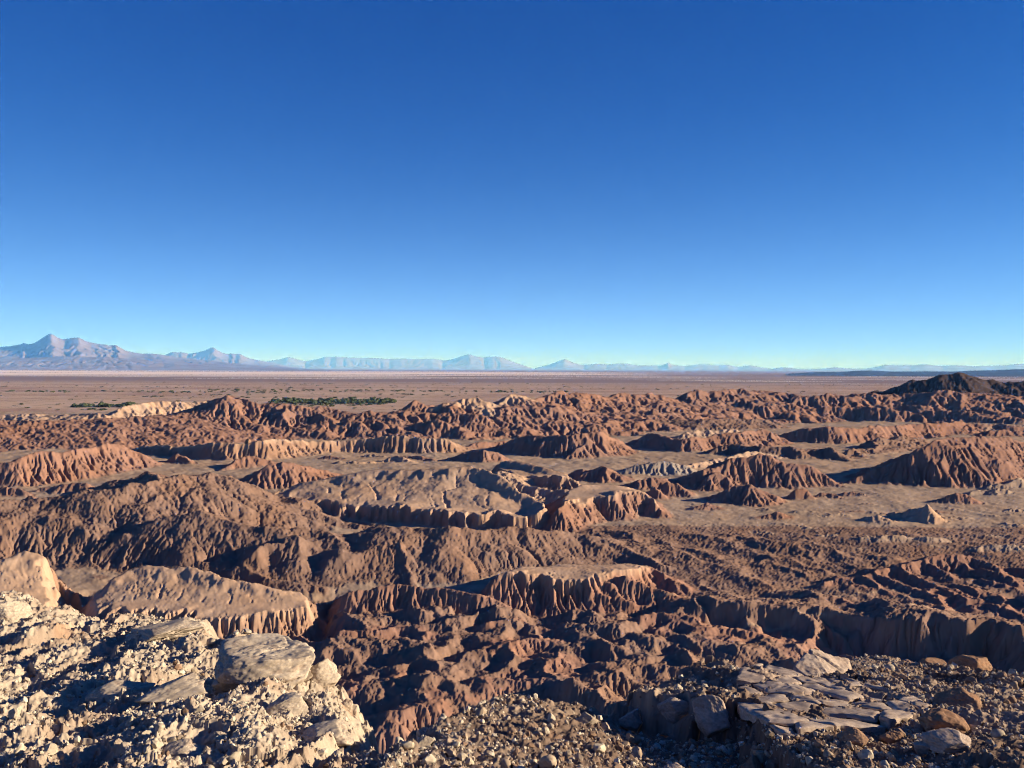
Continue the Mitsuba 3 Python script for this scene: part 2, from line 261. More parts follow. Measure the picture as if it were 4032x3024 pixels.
    ([(212.5,1598.2,78.8),(217.4,1595.4,76.5)], 0.62, 0.62, {'wob': 0.6, 'jag': 2, 'kind': 0, 'tag': 'badlands'}),
    ([(471.0,1808.6,71.5),(479.7,1801.9,67.0)], 0.62, 0.62, {'wob': 0.6, 'jag': 2, 'kind': 0, 'tag': 'badlands'}),
    ([(575.4,1820.0,51.8),(585.5,1813.7,46.6)], 0.62, 0.62, {'wob': 0.6, 'jag': 2, 'kind': 0, 'tag': 'badlands'}),
    ([(563.6,1843.9,60.9),(580.5,1832.6,52.1)], 0.62, 0.62, {'wob': 0.6, 'jag': 2, 'kind': 0, 'tag': 'badlands'}),
    ([(-88.7,1195.3,52.1),(-74.1,1177.0,47.4)], 0.62, 0.62, {'wob': 0.6, 'jag': 2, 'kind': 0, 'tag': 'badlands'}),
    ([(554.8,1800.2,51.2),(565.0,1793.9,46.0)], 0.62, 0.62, {'wob': 0.6, 'jag': 2, 'kind': 0, 'tag': 'badlands'}),
    ([(5.9,1383.4,77.6),(12.8,1378.9,74.7)], 0.62, 0.62, {'wob': 0.6, 'jag': 2, 'kind': 0, 'tag': 'badlands'}),
    ([(-183.2,1269.1,65.9),(-167.6,1250.5,61.1)], 0.62, 0.62, {'wob': 0.6, 'jag': 2, 'kind': 0, 'tag': 'badlands'}),
    ([(-213.2,1216.1,55.1),(-202.4,1204.1,52.0)], 0.62, 0.62, {'wob': 0.6, 'jag': 2, 'kind': 0, 'tag': 'badlands'}),
    ([(-26.5,1236.4,55.9),(-15.5,1231.2,51.3)], 0.62, 0.62, {'wob': 0.6, 'jag': 2, 'kind': 0, 'tag': 'badlands'}),
    ([(-23.9,1294.6,66.5),(-9.1,1286.9,60.3)], 0.62, 0.62, {'wob': 0.6, 'jag': 2, 'kind': 0, 'tag': 'badlands'}),
    ([(-175.9,1185.3,49.3),(-170.8,1179.6,47.8)], 0.62, 0.62, {'wob': 0.6, 'jag': 2, 'kind': 0, 'tag': 'badlands'}),
    ([(317.4,1592.1,52.9),(322.6,1590.2,50.5)], 0.62, 0.62, {'wob': 0.6, 'jag': 2, 'kind': 0, 'tag': 'badlands'}),
    ([(373.1,1708.2,67.4),(388.5,1700.7,60.0)], 0.62, 0.62, {'wob': 0.6, 'jag': 2, 'kind': 0, 'tag': 'badlands'}),
    ([(-223.0,1293.1,70.3),(-214.3,1283.0,67.7)], 0.62, 0.62, {'wob': 0.6, 'jag': 2, 'kind': 0, 'tag': 'badlands'}),
    ([(571.0,1887.9,70.8),(589.5,1874.5,61.1)], 0.62, 0.62, {'wob': 0.6, 'jag': 2, 'kind': 0, 'tag': 'badlands'}),
    ([(508.5,1755.4,49.8),(519.2,1748.6,44.4)], 0.62, 0.62, {'wob': 0.6, 'jag': 2, 'kind': 0, 'tag': 'badlands'}),
    ([(1.4,1313.9,64.7),(17.4,1304.5,58.0)], 0.62, 0.62, {'wob': 0.6, 'jag': 2, 'kind': 0, 'tag': 'badlands'}),
    ([(-149.2,1215.4,55.5),(-131.7,1194.6,50.2)], 0.62, 0.62, {'wob': 0.6, 'jag': 2, 'kind': 0, 'tag': 'badlands'}),
    ([(465.0,1826.9,77.3),(486.4,1809.9,66.1)], 0.62, 0.62, {'wob': 0.6, 'jag': 2, 'kind': 0, 'tag': 'badlands'}),
    ([(-166.4,1267.5,65.7),(-151.0,1248.8,60.9)], 0.62, 0.62, {'wob': 0.6, 'jag': 2, 'kind': 0, 'tag': 'badlands'}),
    ([(519.7,1830.8,67.0),(540.8,1815.7,56.0)], 0.62, 0.62, {'wob': 0.6, 'jag': 2, 'kind': 0, 'tag': 'badlands'}),
    ([(145.2,1502.7,72.9),(155.1,1497.2,68.4)], 0.62, 0.62, {'wob': 0.6, 'jag': 2, 'kind': 0, 'tag': 'badlands'}),
    ([(-116.1,1320.8,76.7),(-108.7,1311.0,74.2)], 0.62, 0.62, {'wob': 0.6, 'jag': 2, 'kind': 0, 'tag': 'badlands'}),
    ([(255.7,1513.5,48.6),(262.8,1509.5,45.3)], 0.62, 0.62, {'wob': 0.6, 'jag': 2, 'kind': 0, 'tag': 'badlands'}),
    ([(-180.7,1183.7,48.9),(-167.3,1168.6,45.1)], 0.62, 0.62, {'wob': 0.6, 'jag': 2, 'kind': 0, 'tag': 'badlands'}),
    ([(37.5,1403.2,75.2),(51.5,1394.5,69.2)], 0.62, 0.62, {'wob': 0.6, 'jag': 2, 'kind': 0, 'tag': 'badlands'}),
    ([(411.3,1729.8,64.1),(423.3,1720.9,58.1)], 0.62, 0.62, {'wob': 0.6, 'jag': 2, 'kind': 0, 'tag': 'badlands'}),
    ([(-177.7,1192.1,50.6),(-172.4,1186.1,49.1)], 0.62, 0.62, {'wob': 0.6, 'jag': 2, 'kind': 0, 'tag': 'badlands'}),
    ([(96.6,1365.4,54.4),(102.9,1362.3,51.6)], 0.62, 0.62, {'wob': 0.6, 'jag': 2, 'kind': 0, 'tag': 'badlands'}),
    ([(296.4,1557.8,49.9),(311.7,1551.9,42.8)], 0.62, 0.62, {'wob': 0.6, 'jag': 2, 'kind': 0, 'tag': 'badlands'}),
    ([(383.0,1752.5,76.1),(396.2,1746.1,69.7)], 0.62, 0.62, {'wob': 0.6, 'jag': 2, 'kind': 0, 'tag': 'badlands'}),
    ([(-123.1,1205.5,53.8),(-113.9,1194.4,51.0)], 0.62, 0.62, {'wob': 0.6, 'jag': 2, 'kind': 0, 'tag': 'badlands'}),
    ([(66.0,1307.6,49.3),(82.7,1299.7,42.1)], 0.62, 0.62, {'wob': 0.6, 'jag': 2, 'kind': 0, 'tag': 'badlands'}),
    ([(585.4,1870.9,63.2),(599.2,1861.6,56.0)], 0.62, 0.62, {'wob': 0.6, 'jag': 2, 'kind': 0, 'tag': 'badlands'}),
    ([(308.5,1630.8,64.7),(318.4,1625.7,60.0)], 0.62, 0.62, {'wob': 0.6, 'jag': 2, 'kind': 0, 'tag': 'badlands'}),
    ([(36.4,1419.0,78.6),(47.1,1412.1,74.0)], 0.62, 0.62, {'wob': 0.6, 'jag': 2, 'kind': 0, 'tag': 'badlands'}),
    ([(579.2,1814.9,49.5),(592.3,1796.7,41.8)], 0.62, 0.62, {'wob': 0.6, 'jag': 2, 'kind': 0, 'tag': 'badlands'}),
    ([(1039.4,1869.7,66.3),(1040.4,1850.5,62.4)], 0.5, 0.5, {'wob': 0.7, 'jag': 2, 'kind': 0, 'tag': 'badlands'}),
    ([(895.9,1834.0,54.2),(902.5,1782.6,43.8)], 0.5, 0.5, {'wob': 0.7, 'jag': 2, 'kind': 0, 'tag': 'badlands'}),
    ([(939.4,1824.4,54.4),(944.3,1777.1,44.8)], 0.5, 0.5, {'wob': 0.7, 'jag': 2, 'kind': 0, 'tag': 'badlands'}),
    ([(1109.2,1806.6,58.3),(1109.4,1760.3,48.8)], 0.5, 0.5, {'wob': 0.7, 'jag': 2, 'kind': 0, 'tag': 'badlands'}),
    ([(945.9,1834.8,56.5),(948.6,1808.0,51.0)], 0.5, 0.5, {'wob': 0.7, 'jag': 2, 'kind': 0, 'tag': 'badlands'}),
    ([(1001.1,1813.9,55.1),(1004.0,1770.4,46.3)], 0.5, 0.5, {'wob': 0.7, 'jag': 2, 'kind': 0, 'tag': 'badlands'}),
    ([(896.1,1810.8,50.2),(901.5,1769.4,41.8)], 0.5, 0.5, {'wob': 0.7, 'jag': 2, 'kind': 0, 'tag': 'badlands'}),
    ([(1106.2,1906.8,75.4),(1106.7,1865.7,66.9)], 0.5, 0.5, {'wob': 0.7, 'jag': 2, 'kind': 0, 'tag': 'badlands'}),
    ([(892.2,1850.8,57.0),(896.8,1815.8,49.9)], 0.5, 0.5, {'wob': 0.7, 'jag': 2, 'kind': 0, 'tag': 'badlands'}),
    ([(1168.4,1796.8,59.0),(1166.8,1749.1,49.2)], 0.5, 0.5, {'wob': 0.7, 'jag': 2, 'kind': 0, 'tag': 'badlands'}),
    ([(942.3,1844.3,58.0),(947.1,1797.7,48.5)], 0.5, 0.5, {'wob': 0.7, 'jag': 2, 'kind': 0, 'tag': 'badlands'}),
    ([(1199.3,1834.6,66.6),(1196.8,1783.2,56.1)], 0.5, 0.5, {'wob': 0.7, 'jag': 2, 'kind': 0, 'tag': 'badlands'}),
    ([(1189.9,1786.4,58.1),(1187.3,1731.9,47.0)], 0.5, 0.5, {'wob': 0.7, 'jag': 2, 'kind': 0, 'tag': 'badlands'}),
    ([(1245.2,1799.8,62.5),(1242.3,1763.0,55.0)], 0.5, 0.5, {'wob': 0.7, 'jag': 2, 'kind': 0, 'tag': 'badlands'}),
    ([(839.8,1837.9,52.6),(848.6,1783.5,41.6)], 0.5, 0.5, {'wob': 0.7, 'jag': 2, 'kind': 0, 'tag': 'badlands'}),
    ([(1002.5,1824.9,57.1),(1005.6,1779.7,47.9)], 0.5, 0.5, {'wob': 0.7, 'jag': 2, 'kind': 0, 'tag': 'badlands'}),
    ([(1167.2,1868.7,71.2),(1166.0,1818.5,60.9)], 0.5, 0.5, {'wob': 0.7, 'jag': 2, 'kind': 0, 'tag': 'badlands'}),
    ([(1054.6,1817.8,58.0),(1055.8,1785.3,51.4)], 0.5, 0.5, {'wob': 0.7, 'jag': 2, 'kind': 0, 'tag': 'badlands'}),
    ([(1066.9,1799.5,55.3),(1068.1,1758.6,47.0)], 0.5, 0.5, {'wob': 0.7, 'jag': 2, 'kind': 0, 'tag': 'badlands'}),
    ([(1174.9,1889.9,75.1),(1174.3,1866.9,70.4)], 0.5, 0.5, {'wob': 0.7, 'jag': 2, 'kind': 0, 'tag': 'badlands'}),
    ([(987.8,1833.9,58.0),(989.7,1809.8,53.1)], 0.5, 0.5, {'wob': 0.7, 'jag': 2, 'kind': 0, 'tag': 'badlands'}),
    ([(1107.7,1811.8,59.1),(1107.8,1795.6,55.8)], 0.5, 0.5, {'wob': 0.7, 'jag': 2, 'kind': 0, 'tag': 'badlands'}),
    ([(1034.1,1888.1,69.3),(1035.0,1870.2,65.6)], 0.5, 0.5, {'wob': 0.7, 'jag': 2, 'kind': 0, 'tag': 'badlands'}),
    ([(854.0,1909.6,66.3),(858.4,1887.1,61.3)], 0.5, 0.5, {'wob': 0.7, 'jag': 2, 'kind': 0, 'tag': 'badlands'}),
    ([(904.6,1945.3,74.2),(909.4,1907.0,66.3)], 0.5, 0.5, {'wob': 0.7, 'jag': 2, 'kind': 0, 'tag': 'badlands'}),
    ([(960.6,1845.2,58.9),(964.3,1804.8,50.6)], 0.5, 0.5, {'wob': 0.7, 'jag': 2, 'kind': 0, 'tag': 'badlands'}),
    ([(871.3,1822.0,51.1),(873.4,1807.6,48.2)], 0.5, 0.5, {'wob': 0.7, 'jag': 2, 'kind': 0, 'tag': 'badlands'}),
    ([(996.8,1887.8,67.8),(999.3,1853.7,60.8)], 0.5, 0.5, {'wob': 0.7, 'jag': 2, 'kind': 0, 'tag': 'badlands'}),
    ([(813.3,1841.1,52.7),(819.6,1812.3,46.4)], 0.5, 0.5, {'wob': 0.7, 'jag': 2, 'kind': 0, 'tag': 'badlands'}),
    ([(783.7,1873.7,58.3),(787.9,1855.7,54.4)], 0.5, 0.5, {'wob': 0.7, 'jag': 2, 'kind': 0, 'tag': 'badlands'}),
    ([(-67.5,1161.4,43.2),(-21.9,1185.9,43.3),(17.8,1225.0,42.0),(77.9,1282.3,39.3),(124.4,1326.2,36.6),(155.1,1364.9,38.9),(198.4,1416.9,40.5),(247.3,1485.7,47.3),(297.6,1543.1,47.6),(308.8,1548.1,40.6)], 0.6, 0.2, {'wob': 0.5, 'jag': 1.5, 'kind': 0, 'tag': 'badlands'}),
    ([(-65.6,1128.8,36.3),(-43.6,1139.2,39.7),(-6.3,1185.3,38.6),(33.9,1222.6,36.5),(99.3,1284.4,33.1),(172.6,1361.3,28.3),(260.8,1478.7,37.9),(357.6,1582.9,35.6)], 0.6, 0.2, {'wob': 0.5, 'jag': 1.5, 'kind': 0, 'tag': 'badlands'}),
    ([(288.6,1577.2,58.1),(342.5,1635.9,60.3),(420.3,1710.5,59.8),(489.7,1778.1,66.4),(567.2,1838.8,63.6),(603.3,1856.6,53.6)], 0.6, 0.3, {'wob': 0.6, 'jag': 3, 'kind': 0, 'tag': 'badlands'}),
    ([(300.2,1556.7,42.7),(370.8,1641.6,45.3),(446.4,1724.2,51.1),(523.0,1791.5,50.9),(586.0,1840.8,48.3)], 0.3, 0.3, {'wob': 0.5, 'kind': 1, 'tag': 'badlands'}),
    ([(717.5,1915.8,69.4),(745.8,1923.7,75.4),(782.9,1936.7,84.4),(808.3,1944.1,89.9),(819.5,1917.8,78.5),(846.0,1927.5,85.1),(858.1,1905.0,75.5),(876.6,1877.3,65.2)], 0.5, 0.5, {'wob': 0.6, 'jag': 3, 'kind': 0, 'tag': 'badlands'}),
    ([(613.2,1906.4,70.2),(654.0,1933.8,81.8),(681.6,1948.8,90.3),(707.8,1941.4,87.8),(729.6,1914.5,75.8),(755.5,1900.0,69.8)], 0.5, 0.5, {'wob': 0.6, 'jag': 4, 'kind': 0, 'tag': 'badlands'}),
    ([(574.2,1785.0,51.0),(607.2,1795.6,52.8),(641.9,1793.1,50.4),(694.4,1790.9,47.9),(734.6,1802.5,54.3),(760.1,1806.6,56.4),(810.9,1800.3,57.7),(839.5,1785.1,53.5),(900.7,1766.4,50.6),(917.1,1753.1,45.4)], 0.6, 0.3, {'wob': 0.6, 'jag': 3, 'kind': 0, 'tag': 'badlands'}),
    ([(965.9,1757.6,49.7),(995.5,1748.5,51.1),(1024.9,1739.6,52.6),(1042.1,1711.3,44.3),(1050.6,1670.8,29.9)], 0.5, 0.3, {'wob': 0.5, 'jag': 2, 'kind': 0, 'tag': 'badlands'}),
    ([(1152.2,2450.0,61.8),(1200.7,2450.0,76.1),(1237.1,2450.0,92.2),(1273.5,2450.0,108.2),(1314.0,2450.0,119.4),(1346.4,2450.0,129.0),(1378.7,2450.0,132.1),(1409.5,2450.0,140.0),(1435.4,2450.0,138.3),(1483.9,2450.0,124.4),(1512.2,2450.0,117.0),(1544.6,2450.0,118.4),(1581.0,2450.0,108.6),(1631.2,2450.0,111.6),(1848.0,2450.0,122.1),(2171.7,2450.0,128.9)], 0.55, 0.5, {'wob': 0.4, 'jag': 4.0, 'kind': 4, 'rough': 0.7, 'tag': 'hill_009'}),
    ([(1134.4,2500.0,60.3),(1159.2,2500.0,74.3),(1200.5,2500.0,77.4),(1250.0,2500.0,71.4)], 0.35, 0.4, {'wob': 0.5, 'kind': 4, 'tag': 'hill_009'}),
    ([(409.7,1144.3,40.5),(424.0,1142.2,48.9),(438.4,1140.3,57.3),(466.6,1126.8,58.5),(527.5,1154.0,58.2),(625.4,1226.4,55.3),(719.8,1302.0,54.1),(830.0,1370.4,52.0),(868.6,1359.9,47.2),(929.7,1350.8,43.9)], 0.62, 0.3, {'wob': 0.6, 'jag': 1.5, 'kind': 0, 'tag': 'escarpment_002'}),
    ([(761.2,1368.7,47.0),(842.1,1390.3,50.3),(882.4,1374.4,44.8),(952.6,1384.2,45.2)], 0.25, 0.25, {'wob': 0.5, 'kind': 1, 'tag': 'escarpment_002'}),
    ([(765.4,1256.8,36.5),(795.4,1278.4,44.4),(822.4,1280.9,45.8),(876.6,1273.7,44.4)], 0.35, 0.35, {'wob': 0.5, 'kind': 0, 'tag': 'escarpment_002'}),
    ([(294.8,907.1,52.2),(323.6,904.0,51.5),(350.7,896.9,49.1),(367.4,887.2,49.2),(370.6,874.1,45.6),(375.4,858.5,41.5)], 0.4, 0.3, {'wob': 0.8, 'jag': 2, 'kind': 2, 'tag': 'escarpment_002'}),
    ([(382.2,880.8,42.8),(442.6,954.5,46.2),(517.4,1041.7,47.8),(599.7,1132.1,45.3)], 0.35, 0.35, {'wob': 0.8, 'jag': 2, 'kind': 2, 'tag': 'escarpment_002'}),
    ([(296.1,679.7,42.5),(311.2,680.8,45.5),(321.8,684.4,49.0),(337.6,693.6,56.9),(353.1,699.3,63.1),(365.8,699.3,65.8),(378.5,705.7,70.4),(399.4,716.0,77.2),(424.9,733.5,78.5),(453.9,749.3,76.1),(504.6,785.9,72.8),(536.0,801.9,68.2),(590.3,818.4,60.1)], 0.6, 0.5, {'wob': 0.5, 'jag': 1.5, 'kind': 0, 'k': 2.5, 'tag': 'hill_007'}),
    ([(397.0,713.8,69.6),(385.8,697.9,60.8),(386.5,686.8,54.8),(364.1,674.7,47.9),(353.2,666.8,43.5)], 0.55, 0.55, {'wob': 0.4, 'kind': 0, 'tag': 'hill_007'}),
    ([(157.0,1003.3,41.0),(173.6,1022.9,49.1),(187.9,1036.6,55.7),(197.2,1022.4,55.1),(206.0,999.7,50.4),(222.0,983.0,53.1),(256.2,1002.2,52.3),(281.2,1020.9,54.9),(316.0,1058.5,57.3),(352.6,1096.0,58.2),(360.3,1097.5,52.7)], 0.6, 0.4, {'wob': 0.5, 'jag': 1.5, 'kind': 0, 'tag': 'ridge_002'}),
    ([(269.2,1191.6,41.7),(316.6,1222.7,43.8),(364.5,1248.6,44.1)], 0.3, 0.3, {'wob': 0.5, 'kind': 1, 'tag': 'ridge_002'}),
    ([(240.0,926.9,40.5),(257.0,944.3,49.5),(270.0,946.4,50.8),(288.4,935.1,45.6),(302.0,929.3,43.0)], 0.5, 0.4, {'wob': 0.6, 'jag': 2, 'kind': 2, 'tag': 'ridge_002'}),
    ([(224.6,1405.4,40.7),(300.7,1436.2,46.3),(365.3,1448.0,48.2),(431.1,1476.7,47.1),(484.7,1491.6,43.0)], 0.2, 0.25, {'wob': 0.8, 'kind': 2, 'rough': 0.6, 'tag': 'badlands'}),
    ([(-18.7,1013.0,42.4),(-1.9,973.4,51.0),(19.8,938.1,59.7),(43.7,918.9,63.0),(64.3,910.0,64.0),(85.9,915.8,65.0),(97.4,924.3,65.4),(112.0,945.0,63.7),(131.7,974.7,54.2),(147.6,1002.0,40.5)], 0.66, 0.5, {'wob': 0.4, 'jag': 1.0, 'kind': 0, 'tag': 'hill_004'}),
    ([(95.8,924.0,65.2),(87.4,900.6,54.3),(75.8,886.4,51.3)], 0.6, 0.6, {'wob': 0.4, 'kind': 0, 'tag': 'hill_004'}),
    ([(75.1,878.0,52.4)], 0.7, 0.7, {'wob': 0.4, 'kind': 0, 'tag': 'hill_004'}),
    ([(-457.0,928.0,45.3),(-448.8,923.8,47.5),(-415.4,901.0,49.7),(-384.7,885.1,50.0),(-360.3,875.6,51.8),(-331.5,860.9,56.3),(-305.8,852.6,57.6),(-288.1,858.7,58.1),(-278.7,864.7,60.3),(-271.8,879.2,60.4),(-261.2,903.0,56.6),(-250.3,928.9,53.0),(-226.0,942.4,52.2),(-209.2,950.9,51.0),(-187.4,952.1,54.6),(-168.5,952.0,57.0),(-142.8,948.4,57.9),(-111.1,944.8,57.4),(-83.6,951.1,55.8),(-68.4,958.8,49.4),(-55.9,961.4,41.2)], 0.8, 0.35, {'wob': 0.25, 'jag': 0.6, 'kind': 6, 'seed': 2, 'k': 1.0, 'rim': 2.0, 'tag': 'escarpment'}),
    ([(-454.7,663.2,54.9),(-444.9,668.3,57.3),(-433.6,671.3,58.4),(-428.4,677.0,61.4),(-427.5,686.3,64.0),(-420.1,696.6,63.7),(-414.6,704.9,63.4),(-411.4,725.9,64.5),(-409.0,743.4,65.0),(-405.8,769.9,64.8),(-403.6,782.9,63.3),(-400.2,788.9,59.5),(-392.0,798.8,50.0),(-383.4,802.8,42.6)], 0.62, 0.5, {'wob': 0.5, 'jag': 1.0, 'kind': 0, 'tag': 'hill'}),
    ([(-443.9,806.8,58.6),(-444.7,794.0,50.8),(-444.2,781.5,43.2)], 0.6, 0.6, {'wob': 0.4, 'kind': 0, 'tag': 'hill'}),
    ([(-371.0,816.4,42.0),(-361.6,819.4,46.7),(-355.4,819.6,48.6),(-345.1,812.5,46.7),(-333.2,803.2,43.5)], 0.55, 0.5, {'wob': 0.4, 'jag': 0.6, 'kind': 0, 'tag': 'hill_001'}),
    ([(-305.9,833.7,46.5)], 0.8, 0.8, {'wob': 0.3, 'kind': 0, 'tag': 'hill_001'}),
    ([(-282.2,752.3,42.0),(-276.4,770.6,48.2),(-271.7,782.8,52.2),(-267.7,786.3,52.5),(-260.8,785.0,49.8),(-247.9,785.1,45.8),(-238.7,784.7,42.7)], 0.55, 0.5, {'wob': 0.4, 'jag': 0.6, 'kind': 0, 'tag': 'hill_001'}),
    ([(-312.3,426.7,59.9),(-294.5,442.4,62.0),(-277.8,446.1,62.7),(-267.3,458.4,65.8),(-256.8,463.9,67.2),(-242.0,467.9,68.0),(-231.4,474.7,68.5),(-222.7,490.0,69.4),(-210.0,506.2,69.5),(-205.4,515.6,70.0),(-196.2,518.5,67.3),(-183.7,517.0,62.7),(-170.0,511.7,56.7)], 0.27, 0.45, {'wob': 1.2, 'jag': 1.5, 'kind': 2, 'k': 4.0, 'prof': 1.1, 'rough': 0.75, 'tag': 'massif'}),
    ([(-350.2,562.2,46.9),(-346.4,559.1,45.0)], 0.62, 0.5, {'wob': 0.3, 'kind': 0, 'tag': 'massif'}),
    ([(-358.6,614.9,47.2),(-354.1,615.8,47.9),(-340.1,614.5,47.2),(-336.9,613.1,46.4)], 0.62, 0.5, {'wob': 0.3, 'kind': 0, 'tag': 'massif'}),
    ([(-324.6,639.0,47.4),(-320.2,639.5,47.7),(-322.5,631.7,42.8)], 0.62, 0.5, {'wob': 0.3, 'kind': 0, 'tag': 'massif'}),
    ([(-313.2,640.3,46.7),(-310.1,639.7,46.4)], 0.62, 0.5, {'wob': 0.3, 'kind': 0, 'tag': 'massif'}),
    ([(-318.4,662.3,47.9),(-314.7,667.3,51.1),(-308.4,664.3,49.3),(-294.0,656.5,44.7)], 0.62, 0.5, {'wob': 0.3, 'kind': 0, 'tag': 'massif'}),
    ([(-267.0,670.3,49.4),(-272.2,666.7,47.1)], 0.62, 0.5, {'wob': 0.3, 'kind': 0, 'tag': 'massif'}),
    ([(-399.8,600.5,47.0),(-386.9,598.9,46.2),(-376.5,594.9,43.9)], 0.62, 0.5, {'wob': 0.3, 'kind': 0, 'tag': 'massif'}),
    ([(-377.5,612.6,44.0),(-364.7,614.9,45.6)], 0.62, 0.5, {'wob': 0.3, 'kind': 0, 'tag': 'massif'}),
    ([(-223.4,560.9,63.8),(-205.8,534.4,55.8),(-185.6,508.2,48.9),(-174.5,495.6,46.3)], 0.4, 0.4, {'wob': 0.8, 'jag': 1, 'kind': 2, 'tag': 'massif'}),
    ([(-284.2,603.6,59.0),(-258.9,569.6,51.3),(-224.2,540.5,50.4),(-201.4,514.3,46.2)], 0.35, 0.35, {'wob': 0.8, 'jag': 1, 'kind': 2, 'tag': 'massif'}),
    ([(-303.5,550.0,53.7),(-281.6,534.2,49.0),(-261.9,530.2,47.9),(-250.4,539.2,50.7)], 0.3, 0.3, {'wob': 0.8, 'jag': 1, 'kind': 2, 'tag': 'massif'}),
    ([(-299.4,480.7,56.7),(-279.9,461.6,51.6),(-254.6,449.3,51.0),(-242.0,434.6,46.7)], 0.35, 0.35, {'wob': 1, 'jag': 1, 'kind': 2, 'tag': 'massif'}),
    ([(-220.8,651.8,51.1),(-212.0,664.5,55.9),(-201.2,672.3,58.4),(-187.4,678.7,57.1),(-168.7,694.0,51.5),(-153.7,698.6,46.3),(-138.4,703.1,41.4)], 0.45, 0.45, {'wob': 0.6, 'jag': 1, 'kind': 0, 'tag': 'hill_002'}),
    ([(-210.7,855.1,41.4),(-202.8,857.8,45.3),(-196.3,854.1,45.2),(-181.9,839.6,41.2)], 0.5, 0.4, {'wob': 0.3, 'kind': 0, 'tag': 'valley_floor'}),
    ([(-179.2,802.5,42.9),(-164.1,806.4,43.4),(-151.2,808.9,43.1)], 0.7, 0.3, {'wob': 0.4, 'kind': 1, 'tag': 'valley_floor'}),
    ([(-170.6,881.4,40.8),(-158.9,881.0,43.2),(-145.6,871.2,40.7)], 0.5, 0.4, {'wob': 0.3, 'kind': 3, 'tag': 'valley_floor'}),
    ([(-138.0,825.7,41.8),(-125.0,830.0,45.9),(-116.0,824.9,44.6),(-105.5,816.9,42.0)], 0.5, 0.4, {'wob': 0.3, 'kind': 1, 'tag': 'valley_floor'}),
    ([(-122.6,871.2,41.2),(-104.1,861.0,43.4),(-88.5,847.6,42.7),(-76.1,834.6,40.8)], 0.5, 0.4, {'wob': 0.3, 'kind': 0, 'tag': 'valley_floor'}),
    ([(-69.1,850.9,42.8),(-52.1,847.4,48.7),(-32.1,838.4,52.4),(-18.4,842.6,49.6),(-4.4,841.4,43.6)], 0.6, 0.5, {'wob': 0.4, 'jag': 1, 'kind': 0, 'tag': 'valley_floor'}),
    ([(-55.7,986.2,40.2),(-48.1,998.6,42.9),(-32.2,1016.0,44.5),(-5.5,1040.4,44.8)], 0.5, 0.4, {'wob': 0.4, 'jag': 1, 'kind': 0, 'tag': 'valley_floor'}),
    ([(-198.5,412.8,56.0),(-190.4,419.0,58.4),(-180.8,422.4,59.9),(-172.2,421.8,60.0),(-158.4,414.9,58.1),(-143.0,410.0,56.7),(-128.9,408.3,56.2),(-112.4,407.1,55.9),(-96.9,404.4,55.1),(-90.6,399.9,53.6)], 0.33, 0.45, {'wob': 1.0, 'jag': 1.2, 'kind': 2, 'prof': 1.1, 'k': 3.0, 'rough': 0.55, 'tag': 'ridge'}),
    ([(-88.2,395.1,52.0),(-78.8,400.3,54.1),(-70.3,404.6,55.8),(-61.2,406.7,56.8),(-53.1,406.2,56.9),(-39.5,404.4,56.1),(-22.4,409.0,54.0),(-5.0,417.0,52.8),(11.7,420.4,51.8),(31.4,424.8,51.1),(39.9,425.0,50.2)], 0.33, 0.45, {'wob': 1.0, 'jag': 1.2, 'kind': 2, 'prof': 1.1, 'k': 3.0, 'rough': 0.55, 'tag': 'ridge'}),
    ([(-164.0,488.9,42.7),(-149.3,493.5,44.9),(-128.9,496.6,46.7),(-117.6,490.6,44.6),(-98.8,485.6,43.0),(-80.4,481.0,41.7)], 0.4, 0.4, {'wob': 0.6, 'jag': 0.8, 'kind': 2, 'tag': 'ridge'}),
    ([(40.3,429.7,48.7),(55.5,415.6,46.9),(62.0,404.8,44.6),(75.8,393.2,43.3)], 0.35, 0.4, {'wob': 0.8, 'jag': 1, 'kind': 2, 'tag': 'ridge'}),
    ([(-170.4,401.3,54.9),(-169.0,385.9,48.0),(-169.2,372.4,41.4)], 0.36, 0.36, {'wob': 0.9, 'jag': 1, 'kind': 2, 'rough': 0.6, 'tag': 'ridge'}),
    ([(-146.5,397.6,53.0),(-141.9,381.5,46.5),(-130.1,362.7,42.7)], 0.36, 0.36, {'wob': 0.9, 'jag': 1, 'kind': 2, 'rough': 0.6, 'tag': 'ridge'}),
    ([(-120.6,377.9,53.5),(-122.6,365.4,46.7),(-109.3,346.1,42.5)], 0.36, 0.36, {'wob': 0.9, 'jag': 1, 'kind': 2, 'rough': 0.6, 'tag': 'ridge'}),
    ([(-107.2,388.2,54.9),(-103.6,370.8,47.7),(-102.5,358.3,41.4)], 0.36, 0.36, {'wob': 0.9, 'jag': 1, 'kind': 2, 'rough': 0.6, 'tag': 'ridge'}),
    ([(-72.5,381.4,48.7),(-69.6,372.6,46.5),(-72.1,366.5,41.4)], 0.36, 0.36, {'wob': 0.9, 'jag': 1, 'kind': 2, 'rough': 0.6, 'tag': 'ridge'}),
    ([(-48.8,393.0,51.0),(-40.6,376.9,47.2),(-35.3,361.3,42.7)], 0.36, 0.36, {'wob': 0.9, 'jag': 1, 'kind': 2, 'rough': 0.6, 'tag': 'ridge'}),
    ([(-24.3,395.8,49.0),(-17.2,382.3,45.7),(-10.5,369.6,42.7)], 0.36, 0.36, {'wob': 0.9, 'jag': 1, 'kind': 2, 'rough': 0.6, 'tag': 'ridge'}),
    ([(-85.4,376.8,52.4),(-87.4,364.5,46.8),(-91.9,354.1,41.3)], 0.36, 0.36, {'wob': 0.9, 'jag': 1, 'kind': 2, 'rough': 0.6, 'tag': 'ridge'}),
    ([(-58.1,385.7,51.5),(-55.6,369.2,45.5),(-48.5,353.2,42.6)], 0.36, 0.36, {'wob': 0.9, 'jag': 1, 'kind': 2, 'rough': 0.6, 'tag': 'ridge'}),
